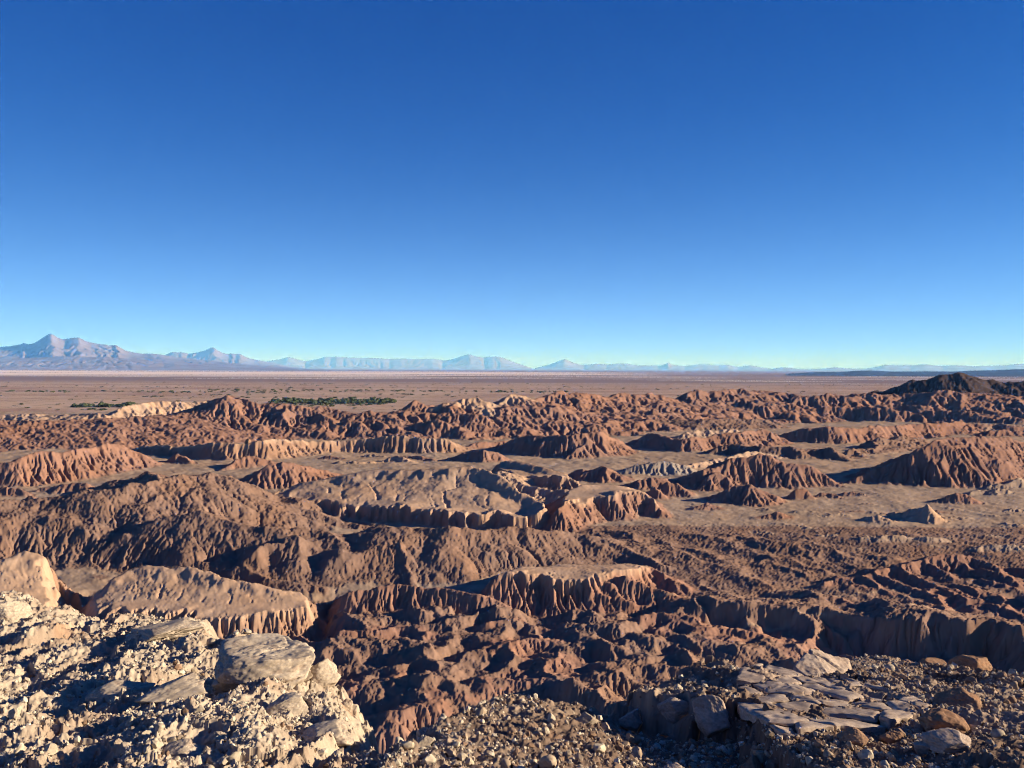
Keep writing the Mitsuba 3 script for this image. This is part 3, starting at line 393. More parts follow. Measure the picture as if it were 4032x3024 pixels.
    ([(-194.4,434.0,45.2),(-191.1,426.7,42.5)], 0.36, 0.36, {'wob': 0.9, 'jag': 1, 'kind': 2, 'rough': 0.6, 'tag': 'ridge'}),
    ([(-223.2,405.7,51.5),(-223.4,394.2,46.2),(-232.4,387.5,41.5)], 0.36, 0.36, {'wob': 0.9, 'jag': 1, 'kind': 2, 'rough': 0.6, 'tag': 'ridge'}),
    ([(-201.3,402.1,53.6),(-205.6,392.6,47.9),(-201.5,377.5,41.4)], 0.36, 0.36, {'wob': 0.9, 'jag': 1, 'kind': 2, 'rough': 0.6, 'tag': 'ridge'}),
    ([(-111.3,348.9,44.0),(-99.3,347.3,43.3),(-90.9,345.7,42.5),(-85.4,344.2,41.8)], 0.5, 0.5, {'wob': 0.4, 'kind': 2, 'tag': 'ridge'}),
    ([(165.8,425.7,42.0),(172.2,414.4,42.4),(177.0,400.5,42.1)], 0.22, 0.26, {'wob': 1.3, 'jag': 0.8, 'kind': 2, 'rough': 0.5, 'tag': 'rilled_hills'}),
    ([(214.9,357.6,41.6),(218.5,351.0,41.8),(220.7,342.6,41.6)], 0.22, 0.26, {'wob': 1.3, 'jag': 0.8, 'kind': 2, 'rough': 0.5, 'tag': 'rilled_hills'}),
    ([(200.1,380.0,41.7),(203.9,372.9,42.0),(206.4,364.0,41.8)], 0.22, 0.26, {'wob': 1.3, 'jag': 0.8, 'kind': 2, 'rough': 0.5, 'tag': 'rilled_hills'}),
    ([(136.8,343.0,41.5),(145.2,333.0,41.8),(151.5,320.3,41.5)], 0.22, 0.26, {'wob': 1.3, 'jag': 0.8, 'kind': 2, 'rough': 0.5, 'tag': 'rilled_hills'}),
    ([(178.7,423.6,42.0),(186.8,408.9,42.5),(192.4,391.2,42.0)], 0.22, 0.26, {'wob': 1.3, 'jag': 0.8, 'kind': 2, 'rough': 0.5, 'tag': 'rilled_hills'}),
    ([(52.1,470.3,42.4),(62.4,456.7,42.8),(71.5,440.2,42.4)], 0.22, 0.26, {'wob': 1.3, 'jag': 0.8, 'kind': 2, 'rough': 0.5, 'tag': 'rilled_hills'}),
    ([(151.4,350.1,41.5),(155.9,344.1,41.8),(159.3,336.4,41.6)], 0.22, 0.26, {'wob': 1.3, 'jag': 0.8, 'kind': 2, 'rough': 0.5, 'tag': 'rilled_hills'}),
    ([(147.7,445.8,42.2),(152.7,437.0,42.5),(156.6,426.1,42.3)], 0.22, 0.26, {'wob': 1.3, 'jag': 0.8, 'kind': 2, 'rough': 0.5, 'tag': 'rilled_hills'}),
    ([(208.9,346.8,41.5),(213.4,339.3,41.8),(216.1,329.7,41.5)], 0.22, 0.26, {'wob': 1.3, 'jag': 0.8, 'kind': 2, 'rough': 0.5, 'tag': 'rilled_hills'}),
    ([(83.0,341.2,41.4),(89.4,334.6,41.7),(94.9,326.2,41.5)], 0.22, 0.26, {'wob': 1.3, 'jag': 0.8, 'kind': 2, 'rough': 0.5, 'tag': 'rilled_hills'}),
    ([(138.8,429.6,42.1),(149.1,413.5,42.6),(156.9,394.2,42.0)], 0.22, 0.26, {'wob': 1.3, 'jag': 0.8, 'kind': 2, 'rough': 0.5, 'tag': 'rilled_hills'}),
    ([(157.5,434.9,42.1),(163.5,424.3,42.5),(168.1,411.3,42.2)], 0.22, 0.26, {'wob': 1.3, 'jag': 0.8, 'kind': 2, 'rough': 0.5, 'tag': 'rilled_hills'}),
    ([(146.4,433.9,42.1),(155.0,419.8,42.6),(161.5,402.8,42.1)], 0.22, 0.26, {'wob': 1.3, 'jag': 0.8, 'kind': 2, 'rough': 0.5, 'tag': 'rilled_hills'}),
    ([(167.3,437.0,42.1),(176.4,420.9,42.6),(182.8,401.6,42.1)], 0.22, 0.26, {'wob': 1.3, 'jag': 0.8, 'kind': 2, 'rough': 0.5, 'tag': 'rilled_hills'}),
    ([(113.7,459.9,42.3),(125.8,441.4,42.8),(135.3,419.4,42.2)], 0.22, 0.26, {'wob': 1.3, 'jag': 0.8, 'kind': 2, 'rough': 0.5, 'tag': 'rilled_hills'}),
    ([(100.5,386.1,41.8),(107.2,377.9,42.1),(112.8,367.5,41.8)], 0.22, 0.26, {'wob': 1.3, 'jag': 0.8, 'kind': 2, 'rough': 0.5, 'tag': 'rilled_hills'}),
    ([(169.8,385.7,41.8),(176.7,374.9,42.1),(181.5,361.6,41.8)], 0.22, 0.26, {'wob': 1.3, 'jag': 0.8, 'kind': 2, 'rough': 0.5, 'tag': 'rilled_hills'}),
    ([(104.8,396.6,41.8),(110.4,389.2,42.1),(115.1,379.9,41.9)], 0.22, 0.26, {'wob': 1.3, 'jag': 0.8, 'kind': 2, 'rough': 0.5, 'tag': 'rilled_hills'}),
    ([(104.1,397.1,41.8),(110.8,388.4,42.2),(116.4,377.6,41.9)], 0.22, 0.26, {'wob': 1.3, 'jag': 0.8, 'kind': 2, 'rough': 0.5, 'tag': 'rilled_hills'}),
    ([(108.6,368.1,41.6),(115.7,359.6,42.0),(121.5,349.0,41.7)], 0.22, 0.26, {'wob': 1.3, 'jag': 0.8, 'kind': 2, 'rough': 0.5, 'tag': 'rilled_hills'}),
    ([(57.1,442.7,42.2),(65.5,431.9,42.5),(73.0,418.8,42.2)], 0.22, 0.26, {'wob': 1.3, 'jag': 0.8, 'kind': 2, 'rough': 0.5, 'tag': 'rilled_hills'}),
    ([(202.7,349.8,41.5),(207.1,342.5,41.8),(209.9,333.2,41.6)], 0.22, 0.26, {'wob': 1.3, 'jag': 0.8, 'kind': 2, 'rough': 0.5, 'tag': 'rilled_hills'}),
    ([(128.5,390.2,41.8),(136.3,379.5,42.2),(142.4,366.3,41.8)], 0.22, 0.26, {'wob': 1.3, 'jag': 0.8, 'kind': 2, 'rough': 0.5, 'tag': 'rilled_hills'}),
    ([(174.9,403.1,41.9),(182.9,389.6,42.3),(188.5,373.3,41.9)], 0.22, 0.26, {'wob': 1.3, 'jag': 0.8, 'kind': 2, 'rough': 0.5, 'tag': 'rilled_hills'}),
    ([(128.5,417.8,42.0),(137.9,404.0,42.4),(145.3,387.2,42.0)], 0.22, 0.26, {'wob': 1.3, 'jag': 0.8, 'kind': 2, 'rough': 0.5, 'tag': 'rilled_hills'}),
    ([(91.6,434.3,42.1),(102.4,419.6,42.6),(111.4,401.9,42.1)], 0.22, 0.26, {'wob': 1.3, 'jag': 0.8, 'kind': 2, 'rough': 0.5, 'tag': 'rilled_hills'}),
    ([(191.1,410.3,41.9),(194.9,402.9,42.2),(197.5,393.7,42.0)], 0.22, 0.26, {'wob': 1.3, 'jag': 0.8, 'kind': 2, 'rough': 0.5, 'tag': 'rilled_hills'}),
    ([(177.3,347.6,41.5),(179.9,343.4,41.7),(181.8,338.1,41.6)], 0.22, 0.26, {'wob': 1.3, 'jag': 0.8, 'kind': 2, 'rough': 0.5, 'tag': 'rilled_hills'}),
    ([(139.9,393.8,41.8),(145.9,384.9,42.1),(150.7,373.9,41.9)], 0.22, 0.26, {'wob': 1.3, 'jag': 0.8, 'kind': 2, 'rough': 0.5, 'tag': 'rilled_hills'}),
    ([(128.6,459.9,42.3),(136.6,446.6,42.7),(143.0,430.5,42.3)], 0.22, 0.26, {'wob': 1.3, 'jag': 0.8, 'kind': 2, 'rough': 0.5, 'tag': 'rilled_hills'}),
    ([(82.0,359.4,41.6),(91.0,349.7,41.9),(98.7,337.6,41.6)], 0.22, 0.26, {'wob': 1.3, 'jag': 0.8, 'kind': 2, 'rough': 0.5, 'tag': 'rilled_hills'}),
    ([(163.4,340.4,41.4),(171.1,330.2,41.8),(176.6,317.5,41.4)], 0.22, 0.26, {'wob': 1.3, 'jag': 0.8, 'kind': 2, 'rough': 0.5, 'tag': 'rilled_hills'}),
    ([(151.4,343.4,41.5),(157.8,335.1,41.8),(162.6,324.7,41.5)], 0.22, 0.26, {'wob': 1.3, 'jag': 0.8, 'kind': 2, 'rough': 0.5, 'tag': 'rilled_hills'}),
    ([(78.0,435.2,42.1),(90.1,419.5,42.6),(100.4,400.5,42.1)], 0.22, 0.26, {'wob': 1.3, 'jag': 0.8, 'kind': 2, 'rough': 0.5, 'tag': 'rilled_hills'}),
    ([(192.3,353.9,43.2),(195.9,345.1,43.6),(198.6,335.6,43.3)], 0.55, 0.5, {'wob': 1.0, 'jag': 1.5, 'kind': 0, 'tag': 'rilled_hills'}),
    ([(154.1,357.8,43.3),(157.6,350.7,43.6),(160.5,343.0,43.4)], 0.55, 0.5, {'wob': 1.0, 'jag': 1.5, 'kind': 0, 'tag': 'rilled_hills'}),
    ([(158.6,360.9,43.3),(162.9,352.2,43.7),(166.5,342.7,43.4)], 0.55, 0.5, {'wob': 1.0, 'jag': 1.5, 'kind': 0, 'tag': 'rilled_hills'}),
    ([(202.1,314.4,42.8),(203.7,310.5,43.0),(204.8,306.1,42.9)], 0.55, 0.5, {'wob': 1.0, 'jag': 1.5, 'kind': 0, 'tag': 'rilled_hills'}),
    ([(189.1,344.7,43.1),(192.6,336.6,43.5),(195.4,327.7,43.2)], 0.55, 0.5, {'wob': 1.0, 'jag': 1.5, 'kind': 0, 'tag': 'rilled_hills'}),
    ([(176.5,311.8,42.7),(179.2,306.5,43.0),(181.3,300.5,42.9)], 0.55, 0.5, {'wob': 1.0, 'jag': 1.5, 'kind': 0, 'tag': 'rilled_hills'}),
    ([(140.8,324.3,42.9),(143.3,320.0,43.1),(145.4,315.2,43.0)], 0.55, 0.5, {'wob': 1.0, 'jag': 1.5, 'kind': 0, 'tag': 'rilled_hills'}),
    ([(203.3,333.7,43.0),(207.4,323.9,43.4),(210.3,313.4,43.0)], 0.55, 0.5, {'wob': 1.0, 'jag': 1.5, 'kind': 0, 'tag': 'rilled_hills'}),
    ([(192.0,327.6,42.9),(194.1,322.5,43.2),(195.8,316.8,43.0)], 0.55, 0.5, {'wob': 1.0, 'jag': 1.5, 'kind': 0, 'tag': 'rilled_hills'}),
    ([(203.7,348.1,43.2),(207.4,338.7,43.6),(210.1,328.5,43.2)], 0.55, 0.5, {'wob': 1.0, 'jag': 1.5, 'kind': 0, 'tag': 'rilled_hills'}),
    ([(204.2,355.5,43.3),(206.2,349.6,43.5),(207.7,343.3,43.4)], 0.55, 0.5, {'wob': 1.0, 'jag': 1.5, 'kind': 0, 'tag': 'rilled_hills'}),
    ([(170.6,321.8,42.9),(172.8,317.5,43.1),(174.5,312.6,43.0)], 0.55, 0.5, {'wob': 1.0, 'jag': 1.5, 'kind': 0, 'tag': 'rilled_hills'}),
    ([(206.5,325.6,42.9),(207.9,321.7,43.1),(208.9,317.4,43.0)], 0.55, 0.5, {'wob': 1.0, 'jag': 1.5, 'kind': 0, 'tag': 'rilled_hills'}),
    ([(222.0,357.9,43.3),(223.4,352.9,43.6),(224.4,347.3,43.4)], 0.55, 0.5, {'wob': 1.0, 'jag': 1.5, 'kind': 0, 'tag': 'rilled_hills'}),
    ([(208.7,349.0,43.2),(212.6,338.5,43.6),(215.5,327.4,43.2)], 0.55, 0.5, {'wob': 1.0, 'jag': 1.5, 'kind': 0, 'tag': 'rilled_hills'}),
    ([(193.9,344.2,43.1),(198.0,334.6,43.5),(201.1,324.3,43.1)], 0.55, 0.5, {'wob': 1.0, 'jag': 1.5, 'kind': 0, 'tag': 'rilled_hills'}),
    ([(137.7,322.9,42.9),(139.7,319.3,43.1),(141.5,315.3,43.0)], 0.55, 0.5, {'wob': 1.0, 'jag': 1.5, 'kind': 0, 'tag': 'rilled_hills'}),
    ([(144.3,311.5,42.7),(148.8,304.4,43.1),(152.5,296.3,42.9)], 0.55, 0.5, {'wob': 1.0, 'jag': 1.5, 'kind': 0, 'tag': 'rilled_hills'}),
    ([(173.2,357.0,43.3),(178.8,345.4,43.7),(183.1,332.9,43.3)], 0.55, 0.5, {'wob': 1.0, 'jag': 1.5, 'kind': 0, 'tag': 'rilled_hills'}),
    ([(196.6,317.3,42.8),(198.2,313.3,43.0),(199.4,308.8,42.9)], 0.55, 0.5, {'wob': 1.0, 'jag': 1.5, 'kind': 0, 'tag': 'rilled_hills'}),
    ([(207.8,342.2,43.1),(209.7,336.8,43.4),(211.1,330.8,43.2)], 0.55, 0.5, {'wob': 1.0, 'jag': 1.5, 'kind': 0, 'tag': 'rilled_hills'}),
    ([(170.3,328.3,42.9),(173.1,322.6,43.2),(175.4,316.3,43.0)], 0.55, 0.5, {'wob': 1.0, 'jag': 1.5, 'kind': 0, 'tag': 'rilled_hills'}),
    ([(190.1,355.5,43.3),(194.5,345.0,43.7),(197.9,333.8,43.3)], 0.55, 0.5, {'wob': 1.0, 'jag': 1.5, 'kind': 0, 'tag': 'rilled_hills'}),
    ([(195.4,318.1,42.8),(198.0,312.2,43.1),(200.0,305.7,42.9)], 0.55, 0.5, {'wob': 1.0, 'jag': 1.5, 'kind': 0, 'tag': 'rilled_hills'}),
    ([(225.0,332.7,43.0),(227.6,325.2,43.3),(229.3,317.0,43.0)], 0.55, 0.5, {'wob': 1.0, 'jag': 1.5, 'kind': 0, 'tag': 'rilled_hills'}),
    ([(190.2,321.4,42.9),(192.8,315.7,43.1),(194.8,309.3,42.9)], 0.55, 0.5, {'wob': 1.0, 'jag': 1.5, 'kind': 0, 'tag': 'rilled_hills'}),
    ([(141.5,347.2,42.3),(153.6,354.0,43.6),(164.1,359.1,44.2),(173.4,363.7,44.8),(183.2,368.8,45.6),(192.3,372.4,45.5),(203.0,378.4,46.8),(213.2,383.3,47.4),(223.4,387.9,47.8),(232.9,390.8,47.0),(238.1,388.8,45.4),(241.7,382.4,44.1),(251.1,375.7,44.5),(264.2,366.3,45.0)], 0.6, 0.4, {'wob': 0.5, 'jag': 1.5, 'kind': 0, 'tag': 'rilled_hills'}),
    ([(162.7,356.0,45.4),(165.4,346.9,44.4),(168.4,336.7,43.1)], 0.55, 0.5, {'wob': 0.5, 'jag': 1, 'kind': 0, 'tag': 'rilled_hills'}),
    ([(173.7,361.7,45.5),(176.2,352.4,44.5),(178.8,341.9,43.2)], 0.55, 0.5, {'wob': 0.5, 'jag': 1, 'kind': 0, 'tag': 'rilled_hills'}),
    ([(189.2,371.1,45.7),(191.4,361.3,44.6),(193.7,350.3,43.3)], 0.55, 0.5, {'wob': 0.5, 'jag': 1, 'kind': 0, 'tag': 'rilled_hills'}),
    ([(204.4,381.1,45.9),(206.2,370.8,44.8),(208.1,359.3,43.4)], 0.55, 0.5, {'wob': 0.5, 'jag': 1, 'kind': 0, 'tag': 'rilled_hills'}),
    ([(220.3,391.5,46.2),(221.8,380.7,44.9),(223.3,368.6,43.5)], 0.55, 0.5, {'wob': 0.5, 'jag': 1, 'kind': 0, 'tag': 'rilled_hills'}),
    ([(232.3,394.4,46.2),(233.5,383.4,45.0),(234.6,371.2,43.6)], 0.55, 0.5, {'wob': 0.5, 'jag': 1, 'kind': 0, 'tag': 'rilled_hills'}),
    ([(236.9,384.9,46.0),(237.9,374.4,44.8),(238.8,362.7,43.5)], 0.55, 0.5, {'wob': 0.5, 'jag': 1, 'kind': 0, 'tag': 'rilled_hills'}),
    ([(230.4,369.3,45.3),(230.0,361.1,43.8)], 0.7, 0.6, {'wob': 0.5, 'jag': 1, 'kind': 0, 'tag': 'rilled_hills'}),
    ([(234.8,365.7,45.2),(234.3,357.6,43.8)], 0.7, 0.6, {'wob': 0.5, 'jag': 1, 'kind': 0, 'tag': 'rilled_hills'}),
    ([(235.2,357.1,45.1),(234.7,349.4,43.6)], 0.7, 0.6, {'wob': 0.5, 'jag': 1, 'kind': 0, 'tag': 'rilled_hills'}),
    ([(205.7,341.5,44.8),(205.8,334.4,43.4)], 0.7, 0.6, {'wob': 0.5, 'jag': 1, 'kind': 0, 'tag': 'rilled_hills'}),
    ([(182.0,327.2,44.5),(182.5,320.5,43.3)], 0.7, 0.6, {'wob': 0.5, 'jag': 1, 'kind': 0, 'tag': 'rilled_hills'}),
    ([(208.7,326.8,44.5),(208.8,320.2,43.2)], 0.7, 0.6, {'wob': 0.5, 'jag': 1, 'kind': 0, 'tag': 'rilled_hills'}),
    ([(397.6,649.3,41.5),(415.7,657.6,44.5),(443.6,663.6,46.8)], 0.35, 0.35, {'wob': 0.8, 'jag': 0.6, 'kind': 3, 'tag': 'valley_floor'}),
    ([(376.5,618.2,41.1),(398.2,626.7,44.2),(408.5,623.5,43.2)], 0.35, 0.35, {'wob': 0.8, 'jag': 0.6, 'kind': 3, 'tag': 'valley_floor'}),
    ([(261.3,424.5,41.3),(272.7,429.2,43.0),(281.4,429.5,43.1)], 0.35, 0.35, {'wob': 0.8, 'jag': 0.6, 'kind': 3, 'tag': 'valley_floor'}),
    ([(336.6,540.9,40.9),(355.7,545.7,42.7),(368.2,545.4,42.7)], 0.35, 0.35, {'wob': 0.8, 'jag': 0.6, 'kind': 3, 'tag': 'valley_floor'}),
    ([(235.5,450.3,41.4),(248.8,452.7,42.3),(259.1,449.8,41.4)], 0.35, 0.35, {'wob': 0.8, 'jag': 0.6, 'kind': 3, 'tag': 'valley_floor'}),
    ([(212.5,448.7,41.8),(222.4,453.8,43.6),(230.0,451.0,42.7)], 0.35, 0.35, {'wob': 0.8, 'jag': 0.6, 'kind': 3, 'tag': 'valley_floor'}),
    ([(220.2,598.4,47.8),(224.0,599.3,48.7),(230.3,599.1,48.7),(232.7,597.5,47.3)], 0.9, 0.9, {'wob': 0.3, 'kind': 0, 'tag': 'butte'}),
    ([(243.9,603.3,44.8),(249.5,602.6,45.7),(253.9,598.9,44.2)], 0.8, 0.8, {'wob': 0.5, 'kind': 0, 'tag': 'butte'}),
    ([(266.1,613.1,43.4),(273.6,611.9,44.5),(279.6,607.4,43.2),(281.3,604.5,41.7)], 0.8, 0.8, {'wob': 0.5, 'kind': 0, 'tag': 'butte'}),
    ([(320.4,583.0,41.5),(330.9,584.6,45.0),(340.8,586.6,48.6),(345.5,586.5,47.8),(348.4,578.3,41.8)], 0.6, 0.6, {'wob': 0.3, 'kind': 0, 'tag': 'butte_001'}),
    ([(232.7,509.2,41.7),(239.8,509.9,43.9),(246.1,509.1,45.0),(250.2,503.7,43.0),(254.8,499.6,41.8)], 0.7, 0.6, {'wob': 0.6, 'jag': 0.7, 'kind': 1, 'tag': 'butte_002'}),
    ([(264.1,524.8,43.3),(270.1,523.0,47.0),(275.6,520.3,50.1),(290.5,535.0,45.7),(297.1,540.6,42.0)], 0.6, 0.6, {'wob': 0.6, 'jag': 0.7, 'kind': 1, 'tag': 'butte_002'}),
    ([(301.1,541.3,41.4),(307.1,542.6,42.2),(311.1,540.2,40.8)], 0.6, 0.6, {'wob': 0.5, 'kind': 0, 'tag': 'valley_floor'}),
    ([(231.8,538.3,40.9),(241.5,540.1,42.2),(244.4,538.7,41.4)], 0.6, 0.6, {'wob': 0.5, 'kind': 0, 'tag': 'valley_floor'}),
    ([(261.2,575.6,41.6),(266.7,575.2,42.2),(269.2,572.5,41.2)], 0.6, 0.6, {'wob': 0.5, 'kind': 0, 'tag': 'valley_floor'}),
    ([(166.7,518.2,42.3),(178.1,521.6,44.2),(182.4,519.0,43.5)], 0.4, 0.4, {'wob': 0.6, 'jag': 0.5, 'kind': 0, 'tag': 'valley_floor'}),
    ([(214.7,531.2,41.4),(222.3,532.5,42.4),(227.8,529.0,41.4)], 0.4, 0.4, {'wob': 0.6, 'jag': 0.5, 'kind': 3, 'tag': 'valley_floor'}),
    ([(179.8,546.8,41.4),(183.9,542.9,41.3)], 0.3, 0.3, {'wob': 0.8, 'jag': 0.5, 'kind': 3, 'tag': 'valley_floor'}),
    ([(134.7,438.9,41.0),(140.3,436.4,41.0)], 0.3, 0.3, {'wob': 0.8, 'jag': 0.5, 'kind': 3, 'tag': 'valley_floor'}),
    ([(318.8,548.9,41.4),(324.3,545.0,41.3)], 0.3, 0.3, {'wob': 0.8, 'jag': 0.5, 'kind': 3, 'tag': 'valley_floor'}),
    ([(293.1,465.3,41.1),(297.6,462.4,41.1)], 0.3, 0.3, {'wob': 0.8, 'jag': 0.5, 'kind': 3, 'tag': 'valley_floor'}),
    ([(250.7,534.9,41.3),(253.9,531.2,41.3)], 0.3, 0.3, {'wob': 0.8, 'jag': 0.5, 'kind': 3, 'tag': 'valley_floor'}),
    ([(175.4,497.7,41.2),(180.6,494.4,41.2)], 0.3, 0.3, {'wob': 0.8, 'jag': 0.5, 'kind': 3, 'tag': 'valley_floor'}),
    ([(329.1,525.4,41.3),(332.4,521.8,41.2)], 0.3, 0.3, {'wob': 0.8, 'jag': 0.5, 'kind': 3, 'tag': 'valley_floor'}),
    ([(209.2,526.6,41.3),(213.7,522.9,41.3)], 0.3, 0.3, {'wob': 0.8, 'jag': 0.5, 'kind': 3, 'tag': 'valley_floor'}),
    ([(184.4,483.8,41.1),(186.7,480.8,41.1)], 0.3, 0.3, {'wob': 0.8, 'jag': 0.5, 'kind': 3, 'tag': 'valley_floor'}),
    ([(318.7,495.6,41.2),(327.4,492.2,41.2)], 0.3, 0.3, {'wob': 0.8, 'jag': 0.5, 'kind': 3, 'tag': 'valley_floor'}),
    ([(254.3,459.8,41.1),(259.4,457.0,41.0)], 0.3, 0.3, {'wob': 0.8, 'jag': 0.5, 'kind': 3, 'tag': 'valley_floor'}),
    ([(345.1,530.2,41.3),(352.0,526.4,41.3)], 0.3, 0.3, {'wob': 0.8, 'jag': 0.5, 'kind': 3, 'tag': 'valley_floor'}),
    ([(185.6,461.0,41.1),(193.0,458.2,41.0)], 0.3, 0.3, {'wob': 0.8, 'jag': 0.5, 'kind': 3, 'tag': 'valley_floor'}),
    ([(184.5,521.3,41.3),(186.9,517.9,41.2)], 0.3, 0.3, {'wob': 0.8, 'jag': 0.5, 'kind': 3, 'tag': 'valley_floor'}),
    ([(204.6,539.2,41.3),(210.2,535.4,41.3)], 0.3, 0.3, {'wob': 0.8, 'jag': 0.5, 'kind': 3, 'tag': 'valley_floor'}),
    ([(328.2,496.0,41.2),(331.8,492.8,41.2)], 0.3, 0.3, {'wob': 0.8, 'jag': 0.5, 'kind': 3, 'tag': 'valley_floor'}),
    ([(238.9,508.7,41.2),(246.7,505.2,41.2)], 0.3, 0.3, {'wob': 0.8, 'jag': 0.5, 'kind': 3, 'tag': 'valley_floor'}),
    ([(296.1,524.5,41.3),(299.6,520.9,41.2)], 0.3, 0.3, {'wob': 0.8, 'jag': 0.5, 'kind': 3, 'tag': 'valley_floor'}),
    ([(236.4,432.0,41.0),(242.5,429.5,40.9)], 0.3, 0.3, {'wob': 0.8, 'jag': 0.5, 'kind': 3, 'tag': 'valley_floor'}),
    ([(195.5,429.2,41.0),(197.3,426.9,40.9)], 0.3, 0.3, {'wob': 0.8, 'jag': 0.5, 'kind': 3, 'tag': 'valley_floor'}),
    ([(141.9,450.3,41.0),(147.0,447.6,41.0)], 0.3, 0.3, {'wob': 0.8, 'jag': 0.5, 'kind': 3, 'tag': 'valley_floor'}),
    ([(147.2,476.4,41.1),(157.1,473.3,41.1)], 0.3, 0.3, {'wob': 0.8, 'jag': 0.5, 'kind': 3, 'tag': 'valley_floor'}),
    ([(152.0,683.0,45.8),(167.2,662.5,55.1),(186.1,675.7,58.5),(195.4,684.7,61.9),(207.0,685.7,62.4),(221.4,688.4,66.6),(229.1,684.1,65.7),(237.3,675.4,59.9),(249.2,677.3,58.7),(260.8,678.5,57.6),(269.3,671.6,52.0),(278.4,661.7,45.6),(288.2,653.2,40.7)], 0.6, 0.5, {'wob': 0.4, 'jag': 1.5, 'kind': 0, 'tag': 'hill_005'}),
    ([(167.8,648.0,52.2),(176.0,654.5,54.6),(179.1,650.4,51.4),(171.4,637.5,45.2),(160.5,627.7,41.5)], 0.55, 0.55, {'wob': 0.4, 'jag': 0.8, 'kind': 0, 'tag': 'hill_005'}),
    ([(161.8,587.3,48.8),(171.7,588.2,53.5),(182.1,584.3,54.4),(191.5,583.2,50.2),(198.3,580.7,45.8),(204.2,578.5,41.9)], 0.62, 0.55, {'wob': 0.4, 'jag': 0.8, 'kind': 0, 'tag': 'hill_005'}),
    ([(160.3,753.6,41.8),(180.4,775.9,44.0),(208.1,803.8,45.7),(230.4,826.7,47.1),(254.5,852.4,48.1),(286.7,882.1,47.1)], 0.35, 0.3, {'wob': 0.5, 'kind': 1, 'tag': 'hill_005'}),
    ([(101.8,744.3,41.5),(114.3,745.6,44.7),(129.6,748.7,49.2),(145.0,751.7,51.8),(152.6,752.4,52.2),(167.1,750.9,47.8),(176.5,746.6,41.9)], 0.45, 0.4, {'wob': 0.4, 'jag': 0.6, 'kind': 5, 'tag': 'hill_006'}),
    ([(56.0,725.2,42.3),(64.0,720.8,48.1),(73.2,705.9,50.0),(81.2,704.1,53.4),(87.9,692.9,51.5),(96.1,686.3,47.4),(107.9,689.1,41.3)], 0.55, 0.45, {'wob': 0.4, 'jag': 0.6, 'kind': 0, 'tag': 'hill_008'}),
    ([(88.0,643.5,42.5),(107.3,644.4,47.0),(123.8,653.1,47.4),(136.1,660.3,47.2),(147.4,662.2,43.8)], 0.6, 0.35, {'wob': 0.4, 'jag': 0.8, 'kind': 0, 'tag': 'hill_008'}),
    ([(112.7,601.1,48.8),(114.6,594.3,46.9)], 0.8, 0.7, {'wob': 0.2, 'kind': 0, 'tag': 'butte_003'}),
    ([(122.1,614.4,49.8),(125.2,615.2,50.5),(130.9,613.7,49.5),(133.7,614.6,50.2),(137.6,609.2,46.5)], 0.7, 0.6, {'wob': 0.2, 'kind': 0, 'tag': 'butte_003'}),
    ([(131.4,549.7,42.0),(139.7,553.8,44.9),(146.1,550.4,44.0)], 0.5, 0.45, {'wob': 0.4, 'jag': 0.5, 'kind': 0, 'tag': 'valley_floor'}),
    ([(64.4,358.7,47.1),(68.1,353.3,45.6),(73.7,346.6,43.9),(77.3,342.2,42.8)], 0.5, 0.4, {'wob': 0.6, 'jag': 1, 'kind': 0, 'tag': 'mesa'}),
    ([(3.7,328.4,49.2),(4.7,321.2,44.8),(2.5,315.4,41.4)], 0.6, 0.5, {'wob': 0.4, 'jag': 0.8, 'kind': 0, 'tag': 'mesa'}),
    ([(16.7,328.3,49.2),(19.6,323.3,46.3),(25.9,320.9,44.8),(33.9,317.3,42.7)], 0.6, 0.5, {'wob': 0.4, 'jag': 0.8, 'kind': 0, 'tag': 'mesa'}),
    ([(30.7,326.8,48.5),(36.6,321.9,45.5),(43.8,320.7,44.8),(55.0,317.6,43.1)], 0.6, 0.5, {'wob': 0.4, 'jag': 0.8, 'kind': 0, 'tag': 'mesa'}),
    ([(50.8,331.6,51.4),(58.7,326.5,48.4),(68.9,323.9,47.0),(73.9,317.9,43.4)], 0.6, 0.5, {'wob': 0.4, 'jag': 0.8, 'kind': 0, 'tag': 'mesa'}),
    ([(43.8,327.9,49.2),(46.1,321.8,45.5)], 0.6, 0.5, {'wob': 0.4, 'jag': 0.8, 'kind': 0, 'tag': 'mesa'}),
    ([(23.7,320.9,44.8),(28.8,318.5,43.4),(32.8,316.7,42.4)], 0.6, 0.5, {'wob': 0.4, 'jag': 0.8, 'kind': 0, 'tag': 'mesa'}),
    ([(-70.6,320.8,45.8),(-65.5,322.1,47.2),(-58.2,322.6,48.1),(-48.7,323.7,49.6),(-43.4,323.4,49.7),(-33.6,321.6,48.6),(-27.1,321.1,48.4),(-19.6,319.8,47.7),(-10.1,317.2,45.9),(-2.7,313.9,43.4)], 0.85, 0.5, {'wob': 0.35, 'jag': 0.8, 'kind': 0, 'k': 1.0, 'tag': 'ridge_001'}),
    ([(-18.4,336.0,40.5),(-17.2,337.5,42.3),(-16.1,337.8,42.8),(-15.1,337.1,42.2),(-12.3,335.8,41.1)], 1.1, 1, {'wob': 0.2, 'kind': 1, 'tag': 'ridge_001'}),
    ([(68.4,307.3,45.1),(75.3,306.6,46.7),(84.0,305.1,48.1),(93.6,303.4,48.5),(103.1,301.8,48.0),(115.7,300.9,48.6),(125.5,296.1,47.9),(135.0,291.1,47.5),(145.7,287.6,49.0),(157.9,284.0,50.6),(168.9,278.8,50.3),(179.5,273.9,50.0),(190.1,269.7,50.4)], 1.15, 0.22, {'wob': 1.3, 'jag': 1.6, 'kind': 2, 'rough': 0.8, 'tag': 'cliff'}),
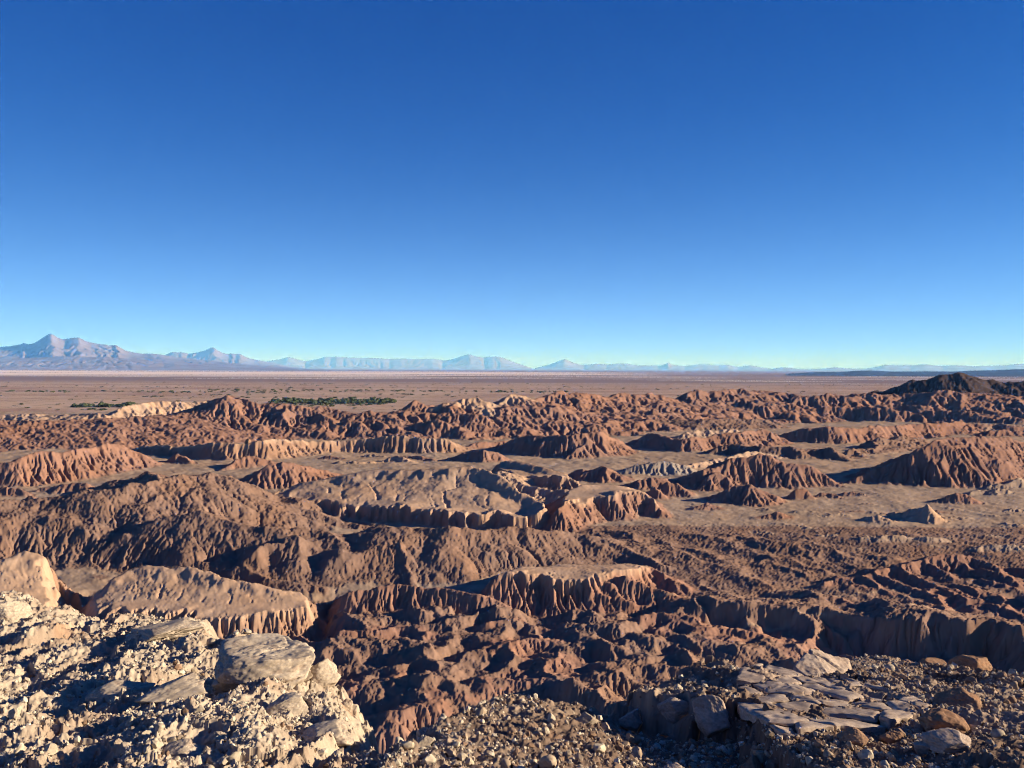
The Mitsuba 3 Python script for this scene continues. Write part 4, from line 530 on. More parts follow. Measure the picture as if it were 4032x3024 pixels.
    ([(143.4,292.7,46.7),(147.4,289.1,45.2),(154.3,287.6,45.6),(161.5,287.0,46.8)], 0.8, 0.6, {'wob': 0.5, 'jag': 1, 'kind': 0, 'tag': 'cliff'}),
    ([(180.6,285.7,48.0),(182.0,280.6,46.9),(184.5,276.1,46.5)], 0.8, 0.6, {'wob': 0.5, 'jag': 1, 'kind': 0, 'tag': 'cliff'}),
    ([(-68.5,281.8,42.8),(-59.5,283.3,43.2),(-48.4,283.9,43.0),(-39.1,284.7,42.9)], 0.513409, 0.410727, {'wob': 1.7, 'jag': 1.2, 'kind': 0, 'k': 2.5, 'prof': 1.35, 'tag': 'gullies'}),
    ([(-63.1,300.6,42.3),(-56.4,301.7,42.4),(-43.7,303.4,42.3)], 0.436887, 0.349509, {'wob': 1.7, 'jag': 1.2, 'kind': 2, 'k': 2.5, 'prof': 1.35, 'tag': 'gullies'}),
    ([(-30.1,288.5,43.2),(-16.1,294.6,44.0),(-5.5,296.8,43.3)], 0.581783, 0.465426, {'wob': 1.7, 'jag': 1.2, 'kind': 2, 'k': 2.5, 'prof': 1.35, 'tag': 'gullies'}),
    ([(-6.3,290.3,42.5),(4.3,294.4,43.0),(12.1,295.9,42.5)], 0.588433, 0.470746, {'wob': 1.7, 'jag': 1.2, 'kind': 0, 'k': 2.5, 'prof': 1.35, 'tag': 'gullies'}),
    ([(-68.7,268.0,42.3),(-60.3,270.1,43.3),(-47.4,267.8,42.3)], 0.463823, 0.371059, {'wob': 1.7, 'jag': 1.2, 'kind': 2, 'k': 2.5, 'prof': 1.35, 'tag': 'gullies'}),
    ([(-33.5,269.9,42.3),(-23.4,277.0,42.5),(-14.6,282.6,42.4)], 0.491517, 0.393214, {'wob': 1.7, 'jag': 1.2, 'kind': 2, 'k': 2.5, 'prof': 1.35, 'tag': 'gullies'}),
    ([(-3.2,266.0,42.8),(3.9,270.5,43.8),(11.2,272.8,43.8),(18.4,273.1,42.8)], 0.465977, 0.372782, {'wob': 1.7, 'jag': 1.2, 'kind': 0, 'k': 2.5, 'prof': 1.35, 'tag': 'gullies'}),
    ([(24.4,302.4,42.3),(32.4,302.7,43.2),(40.9,299.1,42.3)], 0.475071, 0.380057, {'wob': 1.7, 'jag': 1.2, 'kind': 2, 'k': 2.5, 'prof': 1.35, 'tag': 'gullies'}),
    ([(22.5,278.8,43.5),(30.2,282.3,45.1),(38.4,281.0,44.5),(44.5,278.5,43.5)], 0.426769, 0.341415, {'wob': 1.7, 'jag': 1.2, 'kind': 2, 'k': 2.5, 'prof': 1.35, 'tag': 'gullies'}),
    ([(44.8,292.6,43.0),(53.4,297.1,44.4),(63.8,300.0,44.9),(69.0,296.7,43.0)], 0.45229, 0.361832, {'wob': 1.7, 'jag': 1.2, 'kind': 0, 'k': 2.5, 'prof': 1.35, 'tag': 'gullies'}),
    ([(23.1,265.1,43.0),(29.8,269.8,43.0)], 0.492424, 0.393939, {'wob': 1.7, 'jag': 1.2, 'kind': 2, 'k': 2.5, 'prof': 1.35, 'tag': 'gullies'}),
    ([(36.4,266.1,42.6),(46.5,268.9,43.3),(55.3,268.3,42.6)], 0.435185, 0.348148, {'wob': 1.7, 'jag': 1.2, 'kind': 2, 'k': 2.5, 'prof': 1.35, 'tag': 'gullies'}),
    ([(65.1,288.1,43.0),(74.6,288.3,44.3),(82.8,283.6,43.5),(90.9,279.6,42.9)], 0.439436, 0.351549, {'wob': 1.7, 'jag': 1.2, 'kind': 0, 'k': 2.5, 'prof': 1.35, 'tag': 'gullies'}),
    ([(31.8,250.8,43.2),(38.7,252.8,43.2),(46.0,255.8,43.8),(56.6,258.2,43.3)], 0.585834, 0.468668, {'wob': 1.7, 'jag': 1.2, 'kind': 2, 'k': 2.5, 'prof': 1.35, 'tag': 'gullies'}),
    ([(35.0,243.9,42.7),(44.3,246.7,43.1),(54.8,249.7,43.5),(60.5,253.0,44.7),(70.2,251.8,42.7)], 0.574218, 0.459374, {'wob': 1.7, 'jag': 1.2, 'kind': 2, 'k': 2.5, 'prof': 1.35, 'tag': 'gullies'}),
    ([(-2.8,236.2,42.7),(1.9,241.1,43.9),(9.3,246.3,44.6),(16.8,249.6,44.6),(21.6,247.8,42.8)], 0.423133, 0.338507, {'wob': 1.7, 'jag': 1.2, 'kind': 0, 'k': 2.5, 'prof': 1.35, 'tag': 'gullies'}),
    ([(-33.9,225.2,42.9),(-30.2,231.3,44.9),(-27.5,233.8,45.4),(-21.2,232.1,42.9)], 0.507577, 0.406062, {'wob': 1.7, 'jag': 1.2, 'kind': 2, 'k': 2.5, 'prof': 1.35, 'tag': 'gullies'}),
    ([(-25.6,245.6,43.0),(-18.0,252.3,42.8),(-10.0,260.5,43.1)], 0.487793, 0.390235, {'wob': 1.7, 'jag': 1.2, 'kind': 2, 'k': 2.5, 'prof': 1.35, 'tag': 'gullies'}),
    ([(-34.9,212.9,43.3),(-29.9,217.7,44.0),(-23.2,222.5,44.1),(-16.8,225.7,43.4)], 0.550615, 0.440492, {'wob': 1.7, 'jag': 1.2, 'kind': 0, 'k': 2.5, 'prof': 1.35, 'tag': 'gullies'}),
    ([(-48.9,248.5,42.8),(-43.0,252.6,42.8),(-37.0,256.9,42.8)], 0.47537, 0.380296, {'wob': 1.7, 'jag': 1.2, 'kind': 2, 'k': 2.5, 'prof': 1.35, 'tag': 'gullies'}),
    ([(-9.1,236.5,42.6),(-4.6,247.5,42.2),(-1.4,256.9,42.7)], 0.568755, 0.455004, {'wob': 1.7, 'jag': 1.2, 'kind': 2, 'k': 2.5, 'prof': 1.35, 'tag': 'gullies'}),
    ([(-48.2,237.1,42.5),(-42.0,237.1,42.5)], 0.440824, 0.352659, {'wob': 1.7, 'jag': 1.2, 'kind': 0, 'k': 2.5, 'prof': 1.35, 'tag': 'gullies'}),
    ([(19.3,239.1,43.0),(27.3,240.4,44.1),(34.8,237.0,43.0)], 0.435774, 0.348619, {'wob': 1.7, 'jag': 1.2, 'kind': 2, 'k': 2.5, 'prof': 1.35, 'tag': 'gullies'}),
    ([(-16.1,225.5,42.7),(-8.9,232.4,42.8),(-2.8,238.1,42.8)], 0.567499, 0.453999, {'wob': 1.7, 'jag': 1.2, 'kind': 2, 'k': 2.5, 'prof': 1.35, 'tag': 'gullies'}),
    ([(-36.8,207.7,42.3),(-31.9,211.6,42.5),(-27.9,213.6,42.3)], 0.443366, 0.354693, {'wob': 1.7, 'jag': 1.2, 'kind': 0, 'k': 2.5, 'prof': 1.35, 'tag': 'gullies'}),
    ([(42.5,236.8,42.3),(55.7,246.5,42.3)], 0.464073, 0.371258, {'wob': 1.7, 'jag': 1.2, 'kind': 2, 'k': 2.5, 'prof': 1.35, 'tag': 'gullies'}),
    ([(73.7,264.3,43.1),(83.3,267.3,44.6),(89.3,264.1,43.1)], 0.497157, 0.397726, {'wob': 1.7, 'jag': 1.2, 'kind': 2, 'k': 2.5, 'prof': 1.35, 'tag': 'gullies'}),
    ([(91.8,266.2,42.3),(104.1,280.3,42.7),(110.2,286.7,42.3)], 0.46417, 0.371336, {'wob': 1.7, 'jag': 1.2, 'kind': 0, 'k': 2.5, 'prof': 1.35, 'tag': 'gullies'}),
    ([(2.6,233.2,42.4),(12.7,234.8,43.3),(21.9,233.1,42.4)], 0.546108, 0.436887, {'wob': 1.7, 'jag': 1.2, 'kind': 2, 'k': 2.5, 'prof': 1.35, 'tag': 'gullies'}),
    ([(-27.2,219.4,42.5),(-18.6,219.8,42.3),(-12.8,220.9,42.5)], 0.455974, 0.364779, {'wob': 1.7, 'jag': 1.2, 'kind': 2, 'k': 2.5, 'prof': 1.35, 'tag': 'gullies'}),
    ([(61.8,273.7,42.4),(69.3,274.6,43.4),(77.3,271.0,42.4)], 0.487277, 0.389822, {'wob': 1.7, 'jag': 1.2, 'kind': 0, 'k': 2.5, 'prof': 1.35, 'tag': 'gullies'}),
    ([(-10.6,276.1,42.7),(-5.2,281.3,42.8)], 0.495704, 0.396563, {'wob': 1.7, 'jag': 1.2, 'kind': 2, 'k': 2.5, 'prof': 1.35, 'tag': 'gullies'}),
    ([(-38.1,247.6,43.1),(-30.9,256.1,43.1)], 0.555417, 0.444334, {'wob': 1.7, 'jag': 1.2, 'kind': 2, 'k': 2.5, 'prof': 1.35, 'tag': 'gullies'}),
    ([(-5.6,647.7,55.1),(12.9,612.4,48.5),(28.2,593.8,46.4),(41.7,589.5,47.9)], 0.3, 0.3, {'wob': 0.5, 'kind': 1, 'tag': 'dome_hill_002'}),
]
DOMES = [
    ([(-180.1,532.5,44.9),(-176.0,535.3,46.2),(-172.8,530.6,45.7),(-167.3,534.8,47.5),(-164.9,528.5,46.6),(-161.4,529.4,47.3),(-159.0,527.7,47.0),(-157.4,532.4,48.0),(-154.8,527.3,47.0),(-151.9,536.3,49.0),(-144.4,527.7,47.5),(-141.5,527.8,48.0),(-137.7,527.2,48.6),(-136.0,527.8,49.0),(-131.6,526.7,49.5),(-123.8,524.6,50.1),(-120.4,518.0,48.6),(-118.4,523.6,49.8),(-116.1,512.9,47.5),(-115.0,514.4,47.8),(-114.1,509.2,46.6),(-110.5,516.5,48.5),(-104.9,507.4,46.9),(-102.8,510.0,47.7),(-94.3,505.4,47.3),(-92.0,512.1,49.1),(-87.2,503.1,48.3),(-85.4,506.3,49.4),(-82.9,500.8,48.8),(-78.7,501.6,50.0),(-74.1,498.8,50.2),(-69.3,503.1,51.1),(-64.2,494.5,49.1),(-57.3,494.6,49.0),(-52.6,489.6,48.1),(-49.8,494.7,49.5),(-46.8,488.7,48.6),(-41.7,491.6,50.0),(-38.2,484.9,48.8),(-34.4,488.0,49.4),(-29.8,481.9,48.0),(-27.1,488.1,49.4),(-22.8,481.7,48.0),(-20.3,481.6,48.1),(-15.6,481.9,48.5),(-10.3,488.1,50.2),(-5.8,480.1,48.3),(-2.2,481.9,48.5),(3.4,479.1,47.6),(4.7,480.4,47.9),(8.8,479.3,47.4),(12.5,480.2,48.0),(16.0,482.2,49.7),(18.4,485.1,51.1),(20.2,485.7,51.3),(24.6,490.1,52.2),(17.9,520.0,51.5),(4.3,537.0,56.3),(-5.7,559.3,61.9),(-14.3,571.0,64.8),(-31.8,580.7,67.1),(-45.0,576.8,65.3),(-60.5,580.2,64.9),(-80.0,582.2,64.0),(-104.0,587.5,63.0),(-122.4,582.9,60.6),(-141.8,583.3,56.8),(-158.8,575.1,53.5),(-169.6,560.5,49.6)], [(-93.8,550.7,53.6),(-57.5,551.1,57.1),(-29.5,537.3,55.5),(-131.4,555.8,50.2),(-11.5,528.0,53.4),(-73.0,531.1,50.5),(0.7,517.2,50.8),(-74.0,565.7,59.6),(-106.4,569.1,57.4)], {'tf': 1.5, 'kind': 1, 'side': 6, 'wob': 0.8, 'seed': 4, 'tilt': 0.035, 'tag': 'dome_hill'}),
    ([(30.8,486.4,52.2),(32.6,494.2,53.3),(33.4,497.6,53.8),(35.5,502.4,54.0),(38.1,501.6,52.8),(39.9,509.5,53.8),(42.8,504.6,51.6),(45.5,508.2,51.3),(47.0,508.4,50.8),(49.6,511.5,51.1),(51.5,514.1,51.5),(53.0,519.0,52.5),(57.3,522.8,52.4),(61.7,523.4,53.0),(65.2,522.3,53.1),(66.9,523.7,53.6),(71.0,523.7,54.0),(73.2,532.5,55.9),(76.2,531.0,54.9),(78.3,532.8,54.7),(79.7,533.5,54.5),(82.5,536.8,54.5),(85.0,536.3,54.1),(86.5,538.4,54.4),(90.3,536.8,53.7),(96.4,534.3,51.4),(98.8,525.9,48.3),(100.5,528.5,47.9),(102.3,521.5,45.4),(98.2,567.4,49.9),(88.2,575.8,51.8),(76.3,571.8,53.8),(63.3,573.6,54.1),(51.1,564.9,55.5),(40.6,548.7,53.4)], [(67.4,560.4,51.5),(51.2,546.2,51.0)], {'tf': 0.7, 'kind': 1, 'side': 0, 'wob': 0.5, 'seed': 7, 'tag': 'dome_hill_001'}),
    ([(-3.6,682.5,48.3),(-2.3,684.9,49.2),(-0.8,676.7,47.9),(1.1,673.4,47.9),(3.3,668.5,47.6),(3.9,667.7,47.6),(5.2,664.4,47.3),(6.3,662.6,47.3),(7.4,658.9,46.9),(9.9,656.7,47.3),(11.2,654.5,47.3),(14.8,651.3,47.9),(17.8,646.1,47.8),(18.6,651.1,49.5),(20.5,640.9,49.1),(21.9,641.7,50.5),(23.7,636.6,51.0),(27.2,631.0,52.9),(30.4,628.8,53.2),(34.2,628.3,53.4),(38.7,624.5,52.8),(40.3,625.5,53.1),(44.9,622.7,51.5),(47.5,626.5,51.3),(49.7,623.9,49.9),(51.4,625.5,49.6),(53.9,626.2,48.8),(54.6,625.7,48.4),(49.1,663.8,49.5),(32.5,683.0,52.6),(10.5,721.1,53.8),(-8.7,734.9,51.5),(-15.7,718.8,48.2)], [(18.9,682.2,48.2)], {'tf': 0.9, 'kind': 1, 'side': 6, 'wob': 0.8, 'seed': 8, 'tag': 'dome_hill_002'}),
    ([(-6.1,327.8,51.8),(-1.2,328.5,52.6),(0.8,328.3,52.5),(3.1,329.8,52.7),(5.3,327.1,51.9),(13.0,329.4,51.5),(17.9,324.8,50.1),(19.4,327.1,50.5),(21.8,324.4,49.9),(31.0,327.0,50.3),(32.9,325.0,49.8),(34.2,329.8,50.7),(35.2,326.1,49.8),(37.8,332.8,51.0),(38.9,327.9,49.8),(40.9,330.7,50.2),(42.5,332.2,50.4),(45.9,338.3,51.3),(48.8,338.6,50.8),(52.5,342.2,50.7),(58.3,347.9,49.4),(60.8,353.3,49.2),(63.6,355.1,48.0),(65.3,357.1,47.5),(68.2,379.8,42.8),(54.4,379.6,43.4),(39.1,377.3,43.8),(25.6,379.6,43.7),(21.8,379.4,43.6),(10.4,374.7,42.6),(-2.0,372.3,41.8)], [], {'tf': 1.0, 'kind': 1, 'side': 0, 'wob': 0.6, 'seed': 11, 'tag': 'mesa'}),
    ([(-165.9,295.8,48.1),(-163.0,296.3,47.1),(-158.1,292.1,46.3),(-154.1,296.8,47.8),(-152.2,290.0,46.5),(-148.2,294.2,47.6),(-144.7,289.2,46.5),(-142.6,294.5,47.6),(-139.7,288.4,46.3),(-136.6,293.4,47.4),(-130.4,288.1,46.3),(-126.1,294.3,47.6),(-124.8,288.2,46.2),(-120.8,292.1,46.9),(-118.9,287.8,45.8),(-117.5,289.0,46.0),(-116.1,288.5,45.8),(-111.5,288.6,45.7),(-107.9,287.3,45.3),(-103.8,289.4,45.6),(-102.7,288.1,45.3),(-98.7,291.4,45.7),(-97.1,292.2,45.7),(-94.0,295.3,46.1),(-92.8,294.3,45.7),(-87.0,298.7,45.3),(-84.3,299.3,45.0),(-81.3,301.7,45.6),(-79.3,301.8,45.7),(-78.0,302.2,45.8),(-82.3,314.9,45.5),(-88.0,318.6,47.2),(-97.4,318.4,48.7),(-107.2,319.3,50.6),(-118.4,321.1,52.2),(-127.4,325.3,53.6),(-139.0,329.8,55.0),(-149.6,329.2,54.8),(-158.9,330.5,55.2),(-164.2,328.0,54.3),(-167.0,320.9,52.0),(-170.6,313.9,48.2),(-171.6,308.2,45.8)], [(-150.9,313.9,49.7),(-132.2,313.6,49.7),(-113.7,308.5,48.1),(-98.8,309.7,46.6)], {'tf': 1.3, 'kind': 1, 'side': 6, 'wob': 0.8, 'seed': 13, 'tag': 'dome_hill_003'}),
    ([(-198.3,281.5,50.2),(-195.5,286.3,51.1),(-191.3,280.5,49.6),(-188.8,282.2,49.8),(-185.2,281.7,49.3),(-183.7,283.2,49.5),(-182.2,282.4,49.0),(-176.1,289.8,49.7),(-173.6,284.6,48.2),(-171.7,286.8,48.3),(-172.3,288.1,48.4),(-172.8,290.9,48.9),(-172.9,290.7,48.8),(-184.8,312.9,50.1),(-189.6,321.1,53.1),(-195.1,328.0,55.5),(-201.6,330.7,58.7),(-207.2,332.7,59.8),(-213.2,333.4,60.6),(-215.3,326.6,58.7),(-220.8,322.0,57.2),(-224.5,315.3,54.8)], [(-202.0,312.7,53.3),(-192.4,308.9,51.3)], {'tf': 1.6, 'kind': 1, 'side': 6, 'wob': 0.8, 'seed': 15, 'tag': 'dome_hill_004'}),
]
CANYONS = [([[-190.3, 330, 36], [-174.9, 306, 35], [-163.4, 285, 33], [-151.1, 265, 32]], 1.9), ([[-78.2, 345, 40], [-78.5, 325, 36], [-74.6, 305, 33], [-71.6, 285, 31]], 1.6)]
PITS = [([-149.1, 377.5], 3.0, 2.5), ([-145.6, 330.0], 2.2, 2.0)]
GROOVES = [([(-89.1,573.0),(-90.2,550.8),(-84.2,524.8)],12.0,-0.44),([(-29.9,581.2),(-31.7,561.1),(-33.1,538.8),(-28.1,513.2)],16.8,-0.616),([(-151.7,573.4),(-141.4,558.8),(-136.3,549.7)],14.399999999999999,-0.5720000000000001),([(-110.0,578.3),(-111.2,563.1),(-111.6,548.5),(-111.0,532.4)],16.8,-0.7040000000000001),([(2.6,559.8),(-5.7,556.0),(-7.3,540.9),(-8.8,519.7)],18.0,-0.748),([(-59.8,582.7),(-69.1,572.0),(-72.0,557.5),(-71.2,537.9),(-72.0,523.9)],20.4,-0.924),([(-110.0,572.4),(-102.6,556.0),(-95.0,540.6),(-91.6,525.4)],1.32,1.7600000000000002),([(-127.9,573.0),(-124.7,565.4),(-119.7,541.2),(-116.2,528.5)],0.96,1.2800000000000002),([(-87.8,556.3),(-80.0,537.1),(-78.8,520.8)],0.96,1.2800000000000002),([(-77.6,553.9),(-74.4,537.8),(-72.7,519.4),(-72.6,516.3)],0.78,1.04),([(-55.4,539.5),(-55.1,527.7),(-51.3,514.7),(-49.8,505.6)],0.96,1.2000000000000002),([(-39.2,576.9),(-40.2,569.3),(-40.2,550.2),(-47.3,538.0),(-46.1,524.5),(-43.4,513.2),(-41.3,504.1)],1.56,2.2399999999999998),([(-31.0,548.6),(-27.4,528.4),(-22.8,511.5),(-18.5,505.2),(-11.7,499.9)],0.96,1.2000000000000002),([(-16.5,549.3),(-16.7,538.1),(-16.5,510.4)],0.78,0.8800000000000001),([(-143.1,565.6),(-131.2,555.0),(-130.6,544.8)],1.32,1.7600000000000002),([(-64.0,544.7),(-56.0,520.3),(-53.0,508.1)],0.6,0.6400000000000001),([(-98.6,557.1),(-103.0,541.6),(-107.3,527.4)],0.6,0.6400000000000001),([(-2.9,552.5),(4.2,526.7),(10.6,503.3)],0.6,0.7200000000000001),([(-147.2,321.5),(-142.6,313.8),(-140.9,305.6)],0.6,0.8),([(-135.0,315.3),(-133.3,310.3),(-133.1,303.9)],0.6,0.8),([(-153.1,314.0),(-149.6,302.8)],0.42,0.5599999999999999),([(-156.5,312.6),(-154.0,301.6)],0.42,0.5599999999999999),([(-120.6,318.6),(-113.8,310.1),(-111.4,302.1)],0.54,0.7200000000000001),([(-153.4,319.0),(-149.1,305.8)],0.36,0.48),([(-149.4,317.2),(-144.7,304.1)],0.36,0.48),([(-124.6,310.2),(-122.4,302.3)],0.42,0.5599999999999999),([(-106.5,311.2),(-102.8,303.5)],0.48,0.6400000000000001)]
LEDGE = [(-12.33,14.84),(-9.82,13.42),(-8.45,12.69),(-8.24,12.89),(-7.75,12.5),(-6.72,10.9),(-6.38,10.44),(-6.15,10.43),(-5.52,9.74),(-4.93,9.13),(-4.78,9.18),(-4.7,9.58),(-4.3,9.33),(-3.92,9.15),(-3.54,8.82),(-3.28,8.37),(-2.99,7.84),(-2.83,7.81),(-2.71,7.91),(-2.37,7.5),(-1.99,6.81),(-1.68,6.24),(-1.46,5.87),(-1.21,5.34),(-1.05,4.9),(-0.94,4.46),(-0.86,4.21),(-0.78,3.98),(-0.71,3.78),(-0.65,3.66),(-0.57,3.62),(-0.51,3.66),(-0.55,3.98),(-0.52,4.19),(-0.37,4.41),(-0.32,4.47),(-0.25,4.73),(-0.11,4.9),(0.05,4.88),(0.21,4.83),(0.45,4.9),(0.66,4.93),(0.72,5.1),(0.94,5.37),(1.14,5.53),(1.28,5.6),(1.4,5.71),(1.54,6.01),(1.8,6.31),(2.1,6.38),(2.33,6.4),(2.55,6.69),(2.87,7.17),(3.19,7.52),(3.46,7.71),(3.66,7.79),(3.75,7.62),(3.92,7.86),(3.99,7.78),(3.76,7.14),(3.98,7.42),(4.22,7.69),(4.17,7.31),(4.27,7.34),(4.37,7.3),(4.44,7.21),(4.3,6.87),(4.16,6.56),(3.85,6.0),(3.7,5.63),(3.5,5.24),(3.65,5.05),(4.88,5.5),(7.33,6.56),(9.0,2.0),(-9.0,2.0)]
PAVEMENT = [(1.59,5.1),(1.77,5.39),(1.89,5.18),(1.92,4.92),(2.13,4.9),(2.23,4.61),(2.27,4.34),(2.17,4.04),(1.93,3.79),(1.74,3.69),(1.55,3.65),(1.29,3.53),(1.27,3.85),(1.26,4.06),(1.35,4.48)]
SHELF = [(0.66,4.75),(0.81,4.53),(0.98,4.36),(1.05,4.06),(1.18,4.06),(1.19,3.9),(1.16,3.57),(1.16,3.29),(1.16,2.96),(1.28,2.62),(2.62,2.5),(6.35,6.04),(3.56,5.43),(3.65,5.86),(3.26,5.87),(2.49,5.45),(1.91,5.09),(1.78,5.47),(1.55,5.58),(1.25,5.53),(0.98,5.44),(0.78,5.2)]
BOULDERS = [
    (-1.67, 5.15, 0.7, 0.7, 0.36, 20, 8, 0, 'huge cream boulder with a rounded top at the right brink of the left ledge'),
    (-1.28, 5.23, 0.24, 0.19, 0.15, 35, 5, 0, 'layered cream block jutting out just right of the huge cream boulder'),
    (-1.06, 4.9, 0.13, 0.11, 0.08, 10, 0, 0, 'small pale block perched at the brink below the layered cream block'),
    (-1.42, 5.17, 0.18, 0.14, 0.09, 10, 8, 0, 'smooth pale wedge of rock tucked under the huge cream boulder'),
    (-1.27, 4.35, 0.25, 0.2, 0.12, 25, 6, 0, 'pale angular block in front of the huge cream boulder'),
    (-0.95, 3.96, 0.34, 0.27, 0.09, 30, 5, 0, 'broad pitted pale rock at the lowest corner of the left brink'),
    (-0.81, 4.01, 0.09, 0.08, 0.07, 0, 0, 0, 'little pale knob of rock hanging on the left brink above the gap'),
    (-1.46, 3.77, 0.15, 0.12, 0.07, 30, 0, 0, 'cubic cream block with a dark left side on the left ledge'),
    (-5.63, 8.65, 0.59, 0.53, 0.28, 10, 4, 0, 'pale flat-topped outcrop at the far left end of the ledge'),
    (-2.0, 3.29, 0.09, 0.07, 0.06, 20, 0, 0, 'bright angular stone at the bottom edge in the left corner'),
    (-0.89, 3.28, 0.09, 0.08, 0.07, 50, 0, 0, 'rounded pale rock at the bottom edge below the left brink'),
    (-3.52, 7.57, 0.92, 0.55, 0.14, 0, 4, 0, 'long low pale hump of bedrock along the left ledge rim'),
    (-1.57, 3.62, 0.22, 0.18, 0.07, 20, 6, 0, 'low pale bedrock lump in the middle of the left ledge'),
    (-2.55, 4.97, 0.43, 0.3, 0.11, 20, 8, 0, 'low pitted bedrock lump in the centre left of the left ledge'),
    (-2.05, 4.59, 0.4, 0.28, 0.12, 20, 8, 0, 'dark-shadowed bedrock hump left of the huge cream boulder'),
    (0.43, 4.24, 0.14, 0.11, 0.06, 10, 0, 1, 'rounded grey boulder with a lit right end alone in the shaded gravel'),
    (-0.4, 3.56, 0.09, 0.07, 0.06, 40, 0, 1, 'jagged grey rock at the left end of the middle gravel slope'),
    (3.49, 5.76, 0.39, 0.31, 0.19, 10, 0, 3, 'broad brown boulder near the right brink of the right ledge'),
    (2.02, 3.6, 0.27, 0.21, 0.1, 20, 0, 3, 'lumpy brown rock with a crumbly lit right side'),
    (1.73, 3.46, 0.11, 0.1, 0.08, 0, 0, 3, 'small crumbly brown rock left of the lumpy brown one'),
    (2.4, 4.08, 0.28, 0.25, 0.09, 30, 6, 3, 'reddish weathered hump on the right slope below the broad brown boulder'),
    (1.5, 3.35, 0.16, 0.15, 0.09, 0, 0, 3, 'round dark boulder with a crumbly rim near the bottom right'),
    (1.75, 3.24, 0.08, 0.07, 0.06, 10, 0, 2, 'small smooth dark block at the bottom edge right of centre'),
    (1.85, 3.21, 0.2, 0.16, 0.07, 15, 4, 2, 'smooth dark slab-like block at the bottom edge near the right corner'),
    (1.1, 4.16, 0.22, 0.17, 0.18, -15, 0, 2, 'dark cracked block at the corner of the raised shelf'),
    (0.94, 4.42, 0.26, 0.16, 0.11, 5, 0, 2, 'dark blocky face of the shelf left of the corner block'),
    (0.75, 4.59, 0.21, 0.15, 0.11, 15, 0, 2, 'dark stepped block at the left end of the raised shelf'),
    (1.09, 3.42, 0.18, 0.14, 0.12, 30, 6, 3, 'reddish rock with a crumbly lit crest in the lower right shade'),
    (0.73, 3.32, 0.17, 0.14, 0.09, 10, 0, 2, 'dark fractured block at the bottom edge in the shade'),
    (1.19, 3.23, 0.15, 0.12, 0.09, 10, 0, 3, 'brown rough block at the bottom edge below the cracked slabs'),
    (3.71, 7.22, 0.24, 0.19, 0.07, 0, 0, 3, 'small knobbly rock on the far rim of the right ledge'),
    (3.83, 6.9, 0.29, 0.23, 0.08, 0, 0, 3, 'low rounded rock on the far rim left of the broad brown boulder'),
    (2.92, 6.18, 0.18, 0.15, 0.06, 20, 5, 2, 'flat pale slab lying behind the large tilted boulder'),
]
